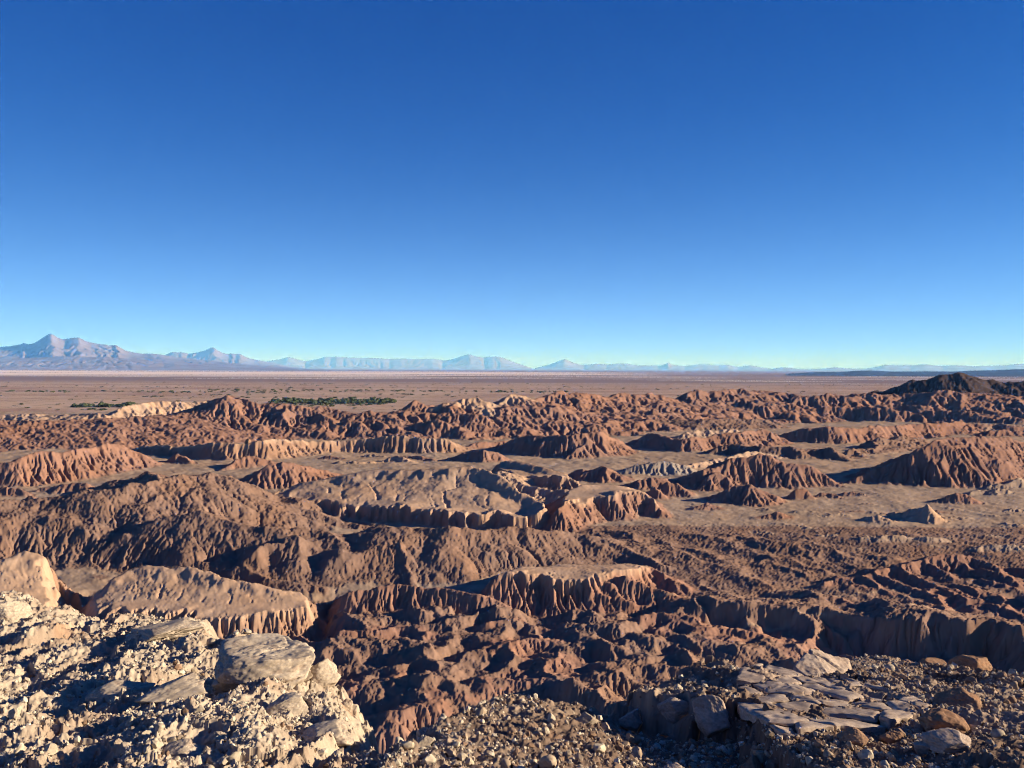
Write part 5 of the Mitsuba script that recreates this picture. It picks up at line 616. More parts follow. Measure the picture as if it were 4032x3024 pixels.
RANGES = [
    ('mountain', [(-52.94,0.23),(-47.76,0.99),(-44.52,1.43),(-41.28,1.81),(-40.63,1.87),(-39.85,2.02),(-39.33,2.22),(-39.01,2.09),(-38.69,2.31),(-38.17,2.63),(-37.52,2.87),(-37.0,2.9),(-36.61,2.78),(-36.22,2.5),(-35.97,2.47),(-35.45,2.56),(-34.8,2.6),(-34.28,2.43),(-33.89,2.25),(-32.98,2.1),(-32.21,1.99),(-31.62,1.97),(-31.17,1.76),(-30.65,1.5),(-29.62,1.33),(-28.32,1.23),(-26.38,1.01),(-23.14,0.7),(-19.25,0.36),(-15.36,0.08),(-12.77,-0.08)], 62000, 40000, 'large blue-hazed twin-peaked volcano at the far left of the horizon'),
    ('mountain_001', [(-51.95,-0.16),(-45.68,1.91),(-44.42,2.26),(-42.96,2.21),(-42.12,2.14),(-41.08,2.31),(-40.24,2.57),(-39.62,2.76),(-38.99,2.88),(-38.57,2.9),(-37.94,2.65),(-36.9,2.08),(-35.85,2.03),(-35.23,2.09),(-34.39,1.86),(-33.55,1.48),(-32.09,1.22),(-30.0,0.9),(-26.87,0.26),(-23.73,-0.27)], 100000, 75000, 'second hazed volcano with a jagged top right of the twin-peaked one'),
    ('mountain_002', [(-64.18,-0.48),(-56.99,1.65),(-51.96,2.35),(-50.52,2.74),(-48.73,2.59),(-46.21,1.97),(-44.05,2.32),(-42.25,2.85),(-40.46,2.77),(-39.38,2.91),(-37.8,2.76),(-34.2,2.6),(-31.33,2.59),(-29.17,2.51),(-27.37,2.36),(-24.85,2.5),(-21.98,2.41),(-17.66,2.47),(-15.51,2.21),(-14.07,2.45),(-12.27,3.09),(-10.47,3.44),(-9.4,3.58),(-8.32,3.33),(-6.16,2.89),(-4.36,3.06),(-2.56,3.05),(-0.77,2.61),(1.03,2.03),(3.19,1.3),(5.34,0.86),(7.72,-0.22)], 172000, 140000, 'pale far range with a broad two-humped massif near the centre of the horizon'),
    ('mountain_003', [(0.53,-0.37),(5.34,0.94),(7.14,1.22),(9.66,2.21),(11.46,2.49),(12.53,2.49),(13.97,1.91),(16.13,1.25),(18.29,1.42),(21.16,1.34),(23.32,1.51),(25.84,1.57),(28.71,1.13),(32.67,1.11),(34.97,2.11),(36.41,1.28),(38.56,1.09),(41.08,1.37),(43.6,1.43),(46.11,1.24),(48.63,1.34),(50.43,0.97),(53.3,1.28),(55.1,1.02),(57.98,0.65),(61.57,0.28),(65.24,-0.38)], 172000, 140000, 'faint lone cone and low hills right of the broad far massif'),
    ('mountain_004', [(47.49,-0.28),(50.56,0.59),(53.7,0.7),(57.46,0.37),(59.97,0.55),(62.79,0.79),(64.98,0.62),(67.49,0.52),(69.69,0.83),(72.19,1.35),(74.39,1.25),(77.52,1.26),(80.66,1.47),(83.79,1.18),(86.62,1.32),(90.06,1.12),(93.2,1.2),(96.34,1.41),(97.9,1.62),(99.85,1.58),(110.19,1.92),(125.87,2.17),(150.95,2.07)], 150000, 120000, 'faint long ridge along the right part of the horizon'),
    ('plateau', [(9.32,0.03),(10.08,0.08),(10.95,0.09),(11.55,0.13),(12.25,0.14),(13.01,0.11),(13.99,0.12),(14.81,0.12),(15.4,0.15),(16.17,0.17),(16.87,0.2),(17.32,0.21),(19.1,0.23),(21.82,0.25),(26.16,0.26)], 26000, 19000, 'low dark blue plateau edge at the right end of the salt flat'),
    ('foothill', [(-39.28,0.5),(-32.55,0.61),(-30.63,0.65),(-28.7,0.72),(-26.78,0.81),(-25.82,0.75),(-24.38,0.8),(-22.93,0.67),(-21.49,0.57),(-20.05,0.5),(-18.13,0.36),(-16.2,0.25),(-13.32,0.09),(-11.4,-0.02)], 46000, 37000, 'hazy rolling foothills below the twin-peaked volcano'),
]
# ---------------------------------------------------------------- the badlands
import time; t0=time.time()
from scipy.ndimage import gaussian_filter
NU, NY = (1060, 960) if not QUICK else (530, 480)
land = Land(-0.72, 0.85, NU, 172.0, 2950.0, NY)
near = np.clip((345 - land.Y) / 25, 0, 1)
rills = np.clip((520 - land.Y) / 60, 0, 1) * np.clip((land.X + 0.02 * land.Y) / 40, 0, 1)          # the low brown rilled country at the right
land.kind[np.maximum(near, rills) > 0.5] = 2; land.rough[:] = np.maximum(near, 0.4 * rills)
def billow(x, y, s, o=4): return 2.6 * np.abs(fb(x, y, s, o, 0.45)) - 0.8      # rounded humps, creased between
land.H += (0.9 * fb(land.X / 30, land.Y / 40, 41, 4) * np.clip(land.Y / 500, 0.5, 2) + 6.0 * near * billow((land.X + 0.35 * land.Y) / 24, (land.Y - 0.5 * land.X) / 40, 42) + 0.5 * rills * billow((land.X + 0.9 * land.Y) / 40, (land.Y - 0.2 * land.X) / 60, 43)).astype(np.float32)
for i, (p, tf, tb, kw) in enumerate(RIDGES): land.ridge(p, tf, tb, **{'seed': i % 17, **kw})
for e, inn, kw in DOMES: land.dome(e, inn, **kw)
for p, tw in CANYONS: land.canyon(p, tw)
for p, r_, d_ in PITS: land.pit(p, r_, d_)
for i, (p, w_, d_) in enumerate(GROOVES): land.groove(p, w_, d_, i)
print('ridges', time.time() - t0)
Ys = land.Y; U = land.X / Ys; V = np.log(Ys)
far = np.clip((Ys - 1050) / 200, 0, 1)
soft = (land.kind == 2)
lobe = gaussian_filter(np.where(soft, 1.0, 0.0), 4).astype(np.float32)
land.H += (land.rough * ((0.0016 * fb(U * 70, V * 50, 51, 2) + 0.0017 * (1 - 0.3 * lobe) * fb(U * 190, V * 120, 52, 2, 0.7)) * Ys + far * (9 - 5 * np.clip((-60 - land.X) / 150, 0, 1)) * fb(land.X / 75, Ys / 95, 61, 3) + (1 - far) * (0.8 * (1 - lobe) * fb(land.X / 34, Ys / 44, 62, 3) + 2.4 * lobe * np.clip((Ys - 320) / 60, 0.3, 1) * billow(land.X / 46 + 0.4 * Ys / 60, Ys / 60, 62)))).astype(np.float32)
dome = gaussian_filter((land.kind == 1).astype(np.float32), 3)
land.H += (dome * (0.0008 * Ys * fb(land.X / 40, Ys / 60, 63, 2) + 0.10 * fb(land.X / 8, Ys / 10, 64, 3))).astype(np.float32)
K = (0.105 * land.rough * (1 + 0.5 * far) * (1 - 0.4 * lobe) * np.exp(1.3 * fb(land.X / 30, Ys / 40, 66, 3)) + 0.006).astype(np.float32)
for k_ in range(2):
    land.erode(np.minimum(K, 0.22), n=4, m=0.40, D=0.035)
    land.H += lobe * 0.1 * (gaussian_filter(land.H, (1.6, 1.2)) - land.H)
print('erode', time.time()-t0)
# clods and crust: fine relief of the weathered clay
land.H += (0.0010 * Ys * (0.25 + 0.5 * land.rough + 0.6 * lobe + 0.10 * dome + 0.9 * dome * (Ys < 365) * np.clip(fb(land.X / 10, Ys / 14, 74, 3) * 2, 0, 1)) * fb(U * 420, V * 300, 71, 2, 0.8)).astype(np.float32)
land.H += (0.0009 * Ys * lobe * np.abs(fb(U * 170, V * 120, 72, 2, 0.7))).astype(np.float32)
land.H += ((land.kind == 3) * 0.0006 * Ys * fb(U * 120, V * 130, 73, 3)).astype(np.float32)
v, q = land.mesh()
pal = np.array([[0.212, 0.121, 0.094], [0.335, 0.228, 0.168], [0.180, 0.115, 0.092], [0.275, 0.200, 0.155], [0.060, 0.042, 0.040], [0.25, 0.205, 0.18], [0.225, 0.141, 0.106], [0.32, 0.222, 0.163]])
col = pal[land.kind]
sg = 1.2
col = np.stack([gaussian_filter(col[..., k], sg) for k in range(3)], -1)
col = col * (1 + 0.16 * fb(U * 60, V * 45, 81, 4, 0.7) + 0.10 * fb(land.X / 60, Ys / 60, 82, 3))[..., None]
hue = 0.10 * fb(U * 25, V * 20, 83, 4)
col = np.clip(1.13 * col * np.stack([1 + hue * 0.6, 1 - hue * 0.1, 1 - hue], -1), 0.02, 0.8)
# dusty tracks across the rilled country
TRACKS = [[(55, 322), (80, 326), (104, 330), (120, 345), (150, 356)], [(104, 330), (135, 330), (158, 338), (186, 350)], [(84, 292), (105, 296), (130, 297), (160, 305), (190, 322)]]
for tr in TRACKS:
    p_ = np.array(tr, float); dm = np.full(land.H.shape, 99.0)
    w_ = land.window(p_[:, 0].min() - 5, p_[:, 0].max() + 5, p_[:, 1].min() - 5, p_[:, 1].max() + 5); X_, Y_ = land.X[w_] + 1.5 * fb(land.X[w_] / 9, land.Y[w_] / 9, 88, 3), land.Y[w_] + 3 * fb(land.X[w_] / 14, land.Y[w_] / 14, 89, 3)
    d_ = np.full(X_.shape, 99.0)
    for (ax, ay), (bx, by) in zip(p_[:-1], p_[1:]):
        t_ = np.clip(((X_ - ax) * (bx - ax) + (Y_ - ay) * (by - ay)) / ((bx - ax) ** 2 + (by - ay) ** 2), 0, 1)
        d_ = np.minimum(d_, np.hypot(X_ - ax - t_ * (bx - ax), Y_ - ay - t_ * (by - ay)))
    k_ = np.clip(1.2 - d_ / 0.9, 0, 1)[..., None] * 0.6
    col[w_] = col[w_] * (1 - k_) + k_ * np.array([0.34, 0.25, 0.185])
scene['m_vertex'] = {'type': 'twosided', 'b': {'type': 'diffuse', 'reflectance': {'type': 'mesh_attribute', 'name': 'vertex_color'}}}
LAND_LABELS = {
    'valley_floor': 'flat sandy valley floor winding between the red hills', 'badlands': 'jagged red badlands band along the far side of the valley',
    'escarpment': 'long furrowed wall with a pale rim above the sandy valley', 'escarpment_001': 'low pale crest behind the far red badlands at the left', 'escarpment_002': 'long shaded furrowed wall below the far badlands at the right',
    'hill': 'flat-topped red hill with a pale rim at the left edge', 'hill_001': 'small pointed hills and cones standing on the sand at the left', 'hill_002': 'dark red gullied hill above the left end of the pale dome', 'hill_003': 'red cone hill with long arms on the left skyline',
    'hill_004': 'flat-crested butte hill throwing a long shadow on the sand', 'hill_005': 'steep fluted red hill right of the sandy valley', 'hill_006': 'greyish white gullied hill on the sand', 'hill_007': 'large smooth-backed red ridge at the right edge', 'hill_008': 'red gullied hill right behind the pale domes', 'hill_009': 'dark mountain on the skyline at the far right',
    'massif': 'broad brown gullied massif with cones on its crest at the left', 'ridge': 'long brown pebbly ridge in front of the dome cliffs', 'ridge_001': 'steep furrowed red ridge with a pale crest in the lower middle', 'ridge_002': 'half-shaded ridge behind the sandy valley right of the butte hill',
    'rilled_hills': 'low brown rilled hills sloping down at the right', 'butte': 'small flat-topped red buttes standing on the sand at the right', 'butte_001': 'lone dark mound with a long shadow on the right sand flat', 'butte_002': 'pale crumbling outcrops on the right sand flat', 'butte_003': 'pair of small pyramid hills beside the sandy valley',
    'mesa': 'tan flat-topped mesa with gullied sides in the lower middle', 'cliff': 'dark plateau-edge cliff above the gullies at the lower right', 'gullies': 'rounded brown mounds and shaded gullies below the ledge',
    'dome_hill': 'large smooth tan dome with thin gullies and a scalloped cliff', 'dome_hill_001': 'tan dome with a crumbling rim right of the large dome', 'dome_hill_002': 'low tan dome tucked behind the large dome', 'dome_hill_003': 'pale rounded dome with eroded caves just beyond the left ledge', 'dome_hill_004': 'pale dome cut by the left edge of the picture'}
nrm = np.zeros_like(v); vq = v[q]
fn_ = np.cross(vq[:, 2] - vq[:, 0], vq[:, 3] - vq[:, 1])
for k in range(4):
    for ax in range(3): nrm[:, ax] += np.bincount(q[:, k], weights=fn_[:, ax], minlength=len(v))
nrm /= np.linalg.norm(nrm, axis=1, keepdims=True) + 1e-12
own = land.own.ravel()[q[:, 0]]; colf = col.reshape(-1, 3)
for k, tg in enumerate(land.tags):
    qq = q[own == k]
    if not len(qq): continue
    us = np.unique(qq); mp = np.zeros(len(v), np.int64); mp[us] = np.arange(len(us))
    scene[tg] = {'type': 'ply', 'filename': meshkit.write_ply((v[us], mp[qq]), False, None, colf[us], normals=nrm[us]), 'face_normals': False, 'bsdf': {'type': 'ref', 'id': 'm_vertex'}}
    labels[tg] = {'label': LAND_LABELS[tg], 'kind': 'structure'}
# ---------------------------------------------------------------- salt flat and far mountains
def flat_colour(p, n, uv):
    x, y = p.x, p.y
    a = mikit.fbm(x / 900.0, y / 300.0, 1.3, 3); b = mikit.fbm(x / 160.0, y / 60.0, 4.1, 3); c = mikit.fbm(x / 14000.0, y / 2200.0, 7.7, 4)
    e = mikit.fbm(x / 30.0, y / 30.0, 2.2, 2)
    base = mikit.mix((0.42, 0.30, 0.24), (0.30, 0.195, 0.165), mikit.smoothstep(0.35, 0.65, a))
    base = mikit.mix(base, (0.41, 0.30, 0.225), 0.75 * mikit.smoothstep(0.5, 0.68, b))
    base = mikit.mix(base, (0.16, 0.125, 0.09), 0.5 * mikit.smoothstep(0.55, 0.75, e))
    far = mikit.smoothstep(5500.0, 9000.0, y + 2500.0 * (c - 0.5))
    base = mikit.mix(base, (0.20, 0.140, 0.135), far)
    side = mikit.smoothstep(9000.0, -4000.0, x)
    salt = mikit.smoothstep(10500.0, 15000.0, y) * mikit.smoothstep(42000.0, 30000.0, y) * mikit.smoothstep(0.47, 0.60, c + 0.16 * side - 0.05)
    base = mikit.mix(base, (0.72, 0.58, 0.51), 0.9 * salt)
    white = mikit.smoothstep(0.66, 0.72, mikit.fbm(x / 3000.0, y / 420.0, 9.9, 3)) * mikit.smoothstep(7000.0, 9000.0, y) * mikit.smoothstep(30000.0, 20000.0, y)
    return mikit.mix(base, (0.62, 0.54, 0.48), white)
scene['m_flat'] = {'type': 'diffuse', 'reflectance': mikit.proc(flat_colour)}
gu, gy = np.linspace(-0.95, 1.25, 220), np.geomspace(1700, 215000, 200)
PX, PY = gu[None, :] * gy[:, None], np.repeat(gy[:, None], 220, 1)
PZ = 1.1 * fb(PX / 240, PY / 240, 91, 3) * np.clip((9000 - PY) / 5000, 0, 1)
scene['salt_flat'] = mikit.ply((np.stack([PX, PY, PZ], -1).reshape(-1, 3), np.stack([(i := np.arange(200 * 220).reshape(200, 220))[:-1, :-1], i[:-1, 1:], i[1:, 1:], i[1:, :-1]], -1).reshape(-1, 4)), 'm_flat', smooth=True)
labels['salt_flat'] = {'label': 'wide brown desert flat with pale salt streaks reaching to the horizon', 'kind': 'structure'}
for n_, (key, sil, Yc, foot, lab) in enumerate(RANGES):
    sx, sz = np.array(sil).T * 1000
    us = sx / Yc
    nu, ny = (420, 110) if n_ in (0, 6) else (300, 60)
    R_ = Land(max(us.min(), -0.95), min(us.max(), 1.2), nu, foot, Yc * 1.25, ny)
    U_ = R_.X / R_.Y
    zc = np.interp(U_, us, sz); t = (R_.Y - foot) / (Yc - foot)
    front = np.clip(t, 0, 1) ** (1.5 if n_ != 5 else 0.8); back = np.clip(1 - (t - 1) / 0.9, 0, 1)
    H = zc * np.where(t < 1, front, back)
    L = (Yc - foot) * 0.22
    rid = 1 - np.abs(fb(R_.X / L, R_.Y / L, 95 + n_, 5, 0.55))
    H = H + zc * (0.24 if n_ in (0, 1, 5, 6) else 0.07) * (rid - 0.8) * np.clip(front * 3, 0, 1) * np.clip(np.abs(1 - t) * 3, 0.12, 1)
    R_.H = np.where(zc > 12, H, np.minimum(H, -5)).astype(np.float32) - 3 * (t < 0.02)
    R_.erode(0.35 if n_ != 5 else 0.2, n=7, m=0.42, D=0.03)
    v, q = R_.mesh()
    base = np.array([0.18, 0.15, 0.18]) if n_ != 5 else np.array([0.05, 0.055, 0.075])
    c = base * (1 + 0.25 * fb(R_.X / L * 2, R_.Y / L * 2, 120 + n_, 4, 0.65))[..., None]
    scene[key] = mikit.ply((v, q), 'm_vertex', smooth=True, color=np.clip(c, 0.03, 0.7).reshape(-1, 3))
    labels[key] = {'label': lab, 'kind': 'structure'}
print('far', time.time() - t0)
# ---------------------------------------------------------------- the rock ledge underfoot
def poly_dist(X, Y, P):
    P = np.array(P, float); dm = np.full(X.shape, 1e9); ins = np.zeros(X.shape, bool)
    for (ax, ay), (bx, by) in zip(P, np.roll(P, -1, 0)):
        dx, dy = bx - ax, by - ay; L2 = dx * dx + dy * dy + 1e-12
        t = np.clip(((X - ax) * dx + (Y - ay) * dy) / L2, 0, 1)
        dm = np.minimum(dm, (X - ax - t * dx) ** 2 + (Y - ay - t * dy) ** 2)
        if abs(dy) > 1e-9: ins ^= ((Y > ay) != (Y > by)) & (X < ax + (Y - ay) / dy * dx)
    d = np.sqrt(dm)
    return np.where(ins, d, -d)
def step(a, b, x):
    t = np.clip((x - a) / (b - a), 0, 1); return t * t * (3 - 2 * t)
def cells(x, y, s):
    """two-dimensional cells in numpy through drjit: (first, second distance, random)"""
    sh = x.shape; a, b, c = mikit.voronoi(mi.Float(np.ascontiguousarray((x + 37.0 * s).ravel(), np.float32)), mi.Float(np.ascontiguousarray((y - 21.0 * s).ravel(), np.float32)))
    return [np.array(k).reshape(sh) for k in (a, b, c)]
def facets(x, y, s):
    """broken rock: each cell of the plane a tilted flat face"""
    sh = x.shape; x, y = mi.Float(np.ascontiguousarray((x + 13.0 * s).ravel(), np.float32)), mi.Float(np.ascontiguousarray((y - 9.0 * s).ravel(), np.float32))
    best, h = mi.Float(9), mi.Float(0)
    for a in (-1, 0, 1):
        for b in (-1, 0, 1):
            cx, cy = dr.floor(x) + a, dr.floor(y) + b
            dx, dy = x - cx - mikit.cell_rand(cx, cy, 1), y - cy - mikit.cell_rand(cx, cy, 2)
            d = dx * dx + dy * dy
            k = (mikit.cell_rand(cx, cy, 4) - 0.5) + 1.3 * (mikit.cell_rand(cx, cy, 5) - 0.5) * dx + 1.3 * (mikit.cell_rand(cx, cy, 6) - 0.5) * dy
            h = dr.select(d < best, k, h); best = dr.minimum(best, d)
    return np.array(h).reshape(sh)
LU, LY = (1020, 800) if not QUICK else (510, 400)
led = Land(-0.74, 0.98, LU, 2.45, 16.0, LY)
X, Y = led.X.astype(float), led.Y.astype(float)
wx, wy = X + 0.05 * fb(X / 0.25, Y / 0.35, 131, 4, 0.6), Y + 0.12 * fb(X / 0.25, Y / 0.35, 132, 4, 0.6)
din = poly_dist(wx, wy, LEDGE)
leftw = step(-0.1, -0.9, X + 0.1 * Y - 0.35)                # the cream bedrock on the left
dsh = poly_dist(wx, wy, SHELF)
H = CZ - (1.71 + 0.22 * (Y - 3.3)) - 0.09 * np.clip(-1.3 - X, 0, 3.0) * step(9.0, 6.0, Y)
t_ = (0.93 * X - 0.36 * Y) / 0.75 + 0.9 * fb(X / 0.9, Y / 1.4, 133, 4)
saw = t_ - np.floor(t_); saw = np.where(saw < 0.82, saw / 0.82, (1 - saw) / 0.18)
H = H + leftw * (0.075 * (saw - 0.5) * (0.4 + 0.9 * np.clip(fb(X / 1.1, Y / 1.6, 134, 2) + 0.5, 0, 1)) + 0.10 * fb(X / 0.42, Y / 0.75, 135, 5, 0.62))
H = H + (1 - leftw) * 0.05 * fb(X / 0.7, Y / 1.1, 136, 4)
blk = cells(X / 0.22 + 0.5 * fb(X / 0.2, Y / 0.2, 144, 2), Y / 0.3, 9)[2]
dsb = dsh + 0.09 * (blk - 0.5) + 0.03 * fb(X / 0.06, Y / 0.09, 145, 3, 0.7)
shelf = step(-0.03, 0.06, dsb)
H = H + (0.11 * step(-0.02, 0.03, dsb) + 0.11 * step(0.07, 0.12, dsb + 0.06 * (blk - 0.5))) * (1 - leftw) - 0.155 * (1 - leftw) * step(0.1, 0.9, X) + 0.05 * shelf * step(0.2, 1.2, dsh) * fb(X / 1.3, Y / 1.8, 137, 3)
jx, jy = X + 0.05 * fb(X / 0.2, Y / 0.2, 146, 3), Y + 0.05 * fb(X / 0.2, Y / 0.2, 147, 3)
cr, sr_ = math.cos(0.45), math.sin(0.45); jx, jy = cr * jx + sr_ * jy, -sr_ * jx + cr * jy
H = H + (0.10 + 0.9 * leftw + 0.45 * shelf * (1 - leftw)) * (0.050 * facets(jx / 0.34, jy / 0.62, 1) + 0.028 * facets(jx / 0.13, jy / 0.22, 2) + 0.014 * facets(jx / 0.05, jy / 0.07, 3))
# broken bedrock: small benches
bench = fb(X / 0.33, Y / 0.5, 138, 4, 0.55) * 5
H = H + (0.35 + 0.65 * leftw + 0.5 * shelf) * 0.016 * (np.floor(bench) + step(0.75, 1.0, bench - np.floor(bench)))
rock = step(-0.1, 0.35, fb(X / 0.6, Y / 0.9, 139, 3) + 0.25 * leftw + 0.1 * shelf)   # 1 = bare rock, 0 = rubble
for s_, w_, a_ in ((1, 0.085, 0.030), (2, 0.045, 0.020), (3, 0.026, 0.012)):
    f1, f2, rn = cells(X / w_, Y / w_, s_)
    H = H + (1 - 0.85 * rock) * (0.6 + 0.2 * leftw - 0.25 * shelf * (1 - leftw)) * a_ * (rn > 0.35) * np.clip(1 - (f1 / 0.52) ** 2, 0, 1) ** 0.5 * (0.4 + 0.6 * rn)
f1, f2, rn = cells(X / 0.16 + 0.4 * fb(X / 0.1, Y / 0.1, 140, 2), Y / 0.26, 7)
H = H - rock * 0.020 * step(0.10, 0.0, f2 - f1) + rock * 0.020 * (rn - 0.5)
H = H + rock * (0.014 * fb(X / 0.05, Y / 0.07, 141, 3, 0.7)) + 0.0045 * fb(X / 0.018, Y / 0.022, 142, 2, 0.7)
dd = np.clip(-din, 0, None)
H = H - 0.25 * step(0.25, -0.02, din) ** 2 * 0.5 - dd * 1.1 - np.clip(dd - 0.12, 0, None) * 3.0 + np.clip(dd, 0, 0.5) * 0.5 * fb(X / 0.12, Y / 0.2, 143, 3)
led.H = H.astype(np.float32)
v, q = led.mesh()
keep = (H.ravel()[q] > CZ - (1.71 + 0.22 * (Y.ravel()[q] - 3.3)) - 3.0).any(1)
q = q[keep]
used = np.unique(q); remap = np.zeros(len(v), int); remap[used] = np.arange(len(used))
mixn = fb(X / 0.30, Y / 0.45, 151, 4, 0.65)
cream, tan, pink, dust = [np.array(k) for k in ((0.335, 0.278, 0.228), (0.25, 0.190, 0.152), (0.265, 0.20, 0.168), (0.135, 0.096, 0.078))]
lw = leftw[..., None]
ca = tan * (1 - lw) + cream * lw; cb = dust * (1 - lw) + tan * lw
ca = np.where((X > 0.9)[..., None], 0.5 * ca + 0.5 * pink * (1 - lw) + 0.5 * ca * lw, ca)
m_ = step(-0.45, 0.45, mixn + 0.5 * (rock - 0.5))[..., None]
c = cb + (ca - cb) * m_
rust = step(0.25, 0.7, fb(X / 0.5, Y / 0.7, 152, 4))[..., None] * 0.5
c = c * (1 - rust) + rust * np.array([0.29, 0.155, 0.09])
c = c * (1 + 0.22 * fb(X / 0.03, Y / 0.04, 153, 3, 0.8))[..., None]
scene['ledge'] = mikit.ply((v[used], remap[q]), 'm_vertex', smooth=True, color=np.clip(c, 0.03, 0.8).reshape(-1, 3)[used])
labels['ledge'] = {'label': 'rough rocky ledge of the lookout hill in the foreground', 'kind': 'structure'}
from scipy.interpolate import RegularGridInterpolator
_z = RegularGridInterpolator((led.y, led.u), led.H, bounds_error=False, fill_value=-100.0)
_d = RegularGridInterpolator((led.y, led.u), din, bounds_error=False, fill_value=-1.0)
def zat(x, y): return _z(np.stack([np.asarray(y, float), np.asarray(x, float) / np.asarray(y, float)], -1))
def dat(x, y): return _d(np.stack([np.asarray(y, float), np.asarray(x, float) / np.asarray(y, float)], -1))
print('ledge', time.time() - t0, len(q))
# ---------------------------------------------------------------- boulders
def rock_mesh(seed, sub, planes=13, rough=0.05, sharp=14.0):
    rg = np.random.default_rng(seed)
    m = trimesh.creation.icosphere(subdivisions=sub); d = np.array(m.vertices)
    n = rg.normal(size=(planes, 3)); n /= np.linalg.norm(n, axis=1)[:, None]
    h = rg.uniform(0.62, 1.0, planes)
    s = np.clip(d @ n.T, 1e-3, None) / h
    r = 1.0 / (np.sum(s ** sharp, 1) + 1e-9) ** (1 / sharp); r = np.minimum(r, 1.25)
    p = d * r[:, None]
    k = seed * 7.3
    f = sum(0.5 ** o * (nz3(p * 2.1 * 2.1 ** o, seed % 40 + o) - 0.5) for o in range(5 if sub > 3 else 2))
    p = p + d * (2.2 * rough * f)[:, None]
    if sub > 3:
        l = np.abs(np.sin(p[:, 2] * 9 + 5 * (nz3(p * 1.5, seed % 40 + 9) - 0.5)))          # bedding
        p = p + d * (-0.03 * np.clip(0.25 - l, 0, 1) / 0.25 * (nz3(p * 2, seed % 40 + 3) > 0.35))[:, None]
        pit = np.clip(nz3(p * 13, seed % 40 + 21) - 0.66, 0, 1)
        p = p - d * (0.22 * rough * 4 * pit)[:, None]
    return p / np.abs(p).max(0), np.array(m.faces)
def rock_colour(lo, hi, stain):
    def fn(p, n, uv):
        a = mikit.fbm(p.x * 5.0, p.y * 5.0, p.z * 9.0, 4); b = mikit.fbm(p.x * 26.0, p.y * 26.0, p.z * 34.0, 3); e = mikit.fbm(p.x * 90.0, p.y * 90.0, p.z * 110.0, 2)
        c = mikit.mix(lo, hi, mikit.smoothstep(0.3, 0.68, 0.6 * a + 0.4 * b))
        c = mikit.mix(c, stain, 0.55 * mikit.smoothstep(0.56, 0.72, b))
        return c * (0.62 + 0.48 * e)
    return fn
RC = [((0.35, 0.285, 0.23), (0.45, 0.38, 0.315), (0.27, 0.19, 0.15)), ((0.22, 0.17, 0.14), (0.36, 0.30, 0.24), (0.18, 0.12, 0.10)), ((0.31, 0.24, 0.205), (0.45, 0.365, 0.315), (0.24, 0.155, 0.12)), ((0.20, 0.12, 0.085), (0.33, 0.21, 0.145), (0.28, 0.14, 0.08))]
for k, (lo, hi, st) in enumerate(RC): scene[f'm_rock_{k}'] = {'type': 'diffuse', 'reflectance': mikit.proc(rock_colour(lo, hi, st))}
def number(name):
    if name not in scene: return name
    k = 1
    while f'{name}_{k:03d}' in scene: k += 1
    return f'{name}_{k:03d}'
for i, (x, y, w, d, h, yaw, tilt, kd, lab) in enumerate(BOULDERS):
    p, f = rock_mesh(40 + i, 6 if w > 0.5 else 5, planes=12 + i % 5, rough=0.085 if kd in (0, 3) else 0.055, sharp=18 if kd in (0, 3) else 24)
    p = p * [w / 2, d / 2, h * 0.72]
    a, b = math.radians(yaw), math.radians(tilt)
    p = p @ np.array([[math.cos(b), 0, -math.sin(b)], [0, 1, 0], [math.sin(b), 0, math.cos(b)]]).T @ np.array([[math.cos(a), -math.sin(a), 0], [math.sin(a), math.cos(a), 0], [0, 0, 1]]).T
    zg = zat([x, x - w / 3, x + w / 3], [y, y, y]); zg = np.median(np.where(zg < 0, zg.max(), zg))
    key = number('boulder')
    scene[key] = mikit.ply((p + [x, y, zg + h * 0.22], f), f'm_rock_{kd}', smooth=True)
    labels[key] = {'label': lab, 'category': 'boulder'}
pts_ = np.array([(1.98, 5.2, -.15), (2.03, 5.65, -.15), (2.4, 6.3, -.15), (2.85, 6.3, -.15), (2.42, 5.2, -.15), (2.25, 5.05, -.15), (2.10, 5.66, .17), (2.16, 5.3, .10), (2.36, 6.02, .25), (2.26, 5.18, .06), (2.74, 6.2, .14), (2.44, 5.45, .05)])
m = trimesh.convex.convex_hull(pts_).subdivide_to_size(0.035); m.merge_vertices(); p = np.array(m.vertices); nn = np.array(m.vertex_normals)
p = p + nn * (0.05 * (meshkit.fbm(p * 5, 4, 3) - 0.5) + 0.02 * (meshkit.fbm(p * 22, 2, 8) - 0.5) - 0.03 * np.clip(0.06 - np.abs(meshkit.noise(p * 3.5, 4) - 0.5), 0, 1) / 0.06)[:, None]
key = number('boulder')
scene[key] = mikit.ply((p + [0, 0, float(np.median(zat([2.3, 2.2, 2.5], [5.3, 5.6, 6.0])) + 0.22 * 0.3) + 0.0] - np.c_[np.zeros(len(p)), np.zeros(len(p)), 0.22 * (p[:, 1] - 5.6)], m.faces), 'm_rock_2', smooth=True)
labels[key] = {'label': 'large leaning slab of rock with a pale top and a dark left face', 'category': 'boulder'}
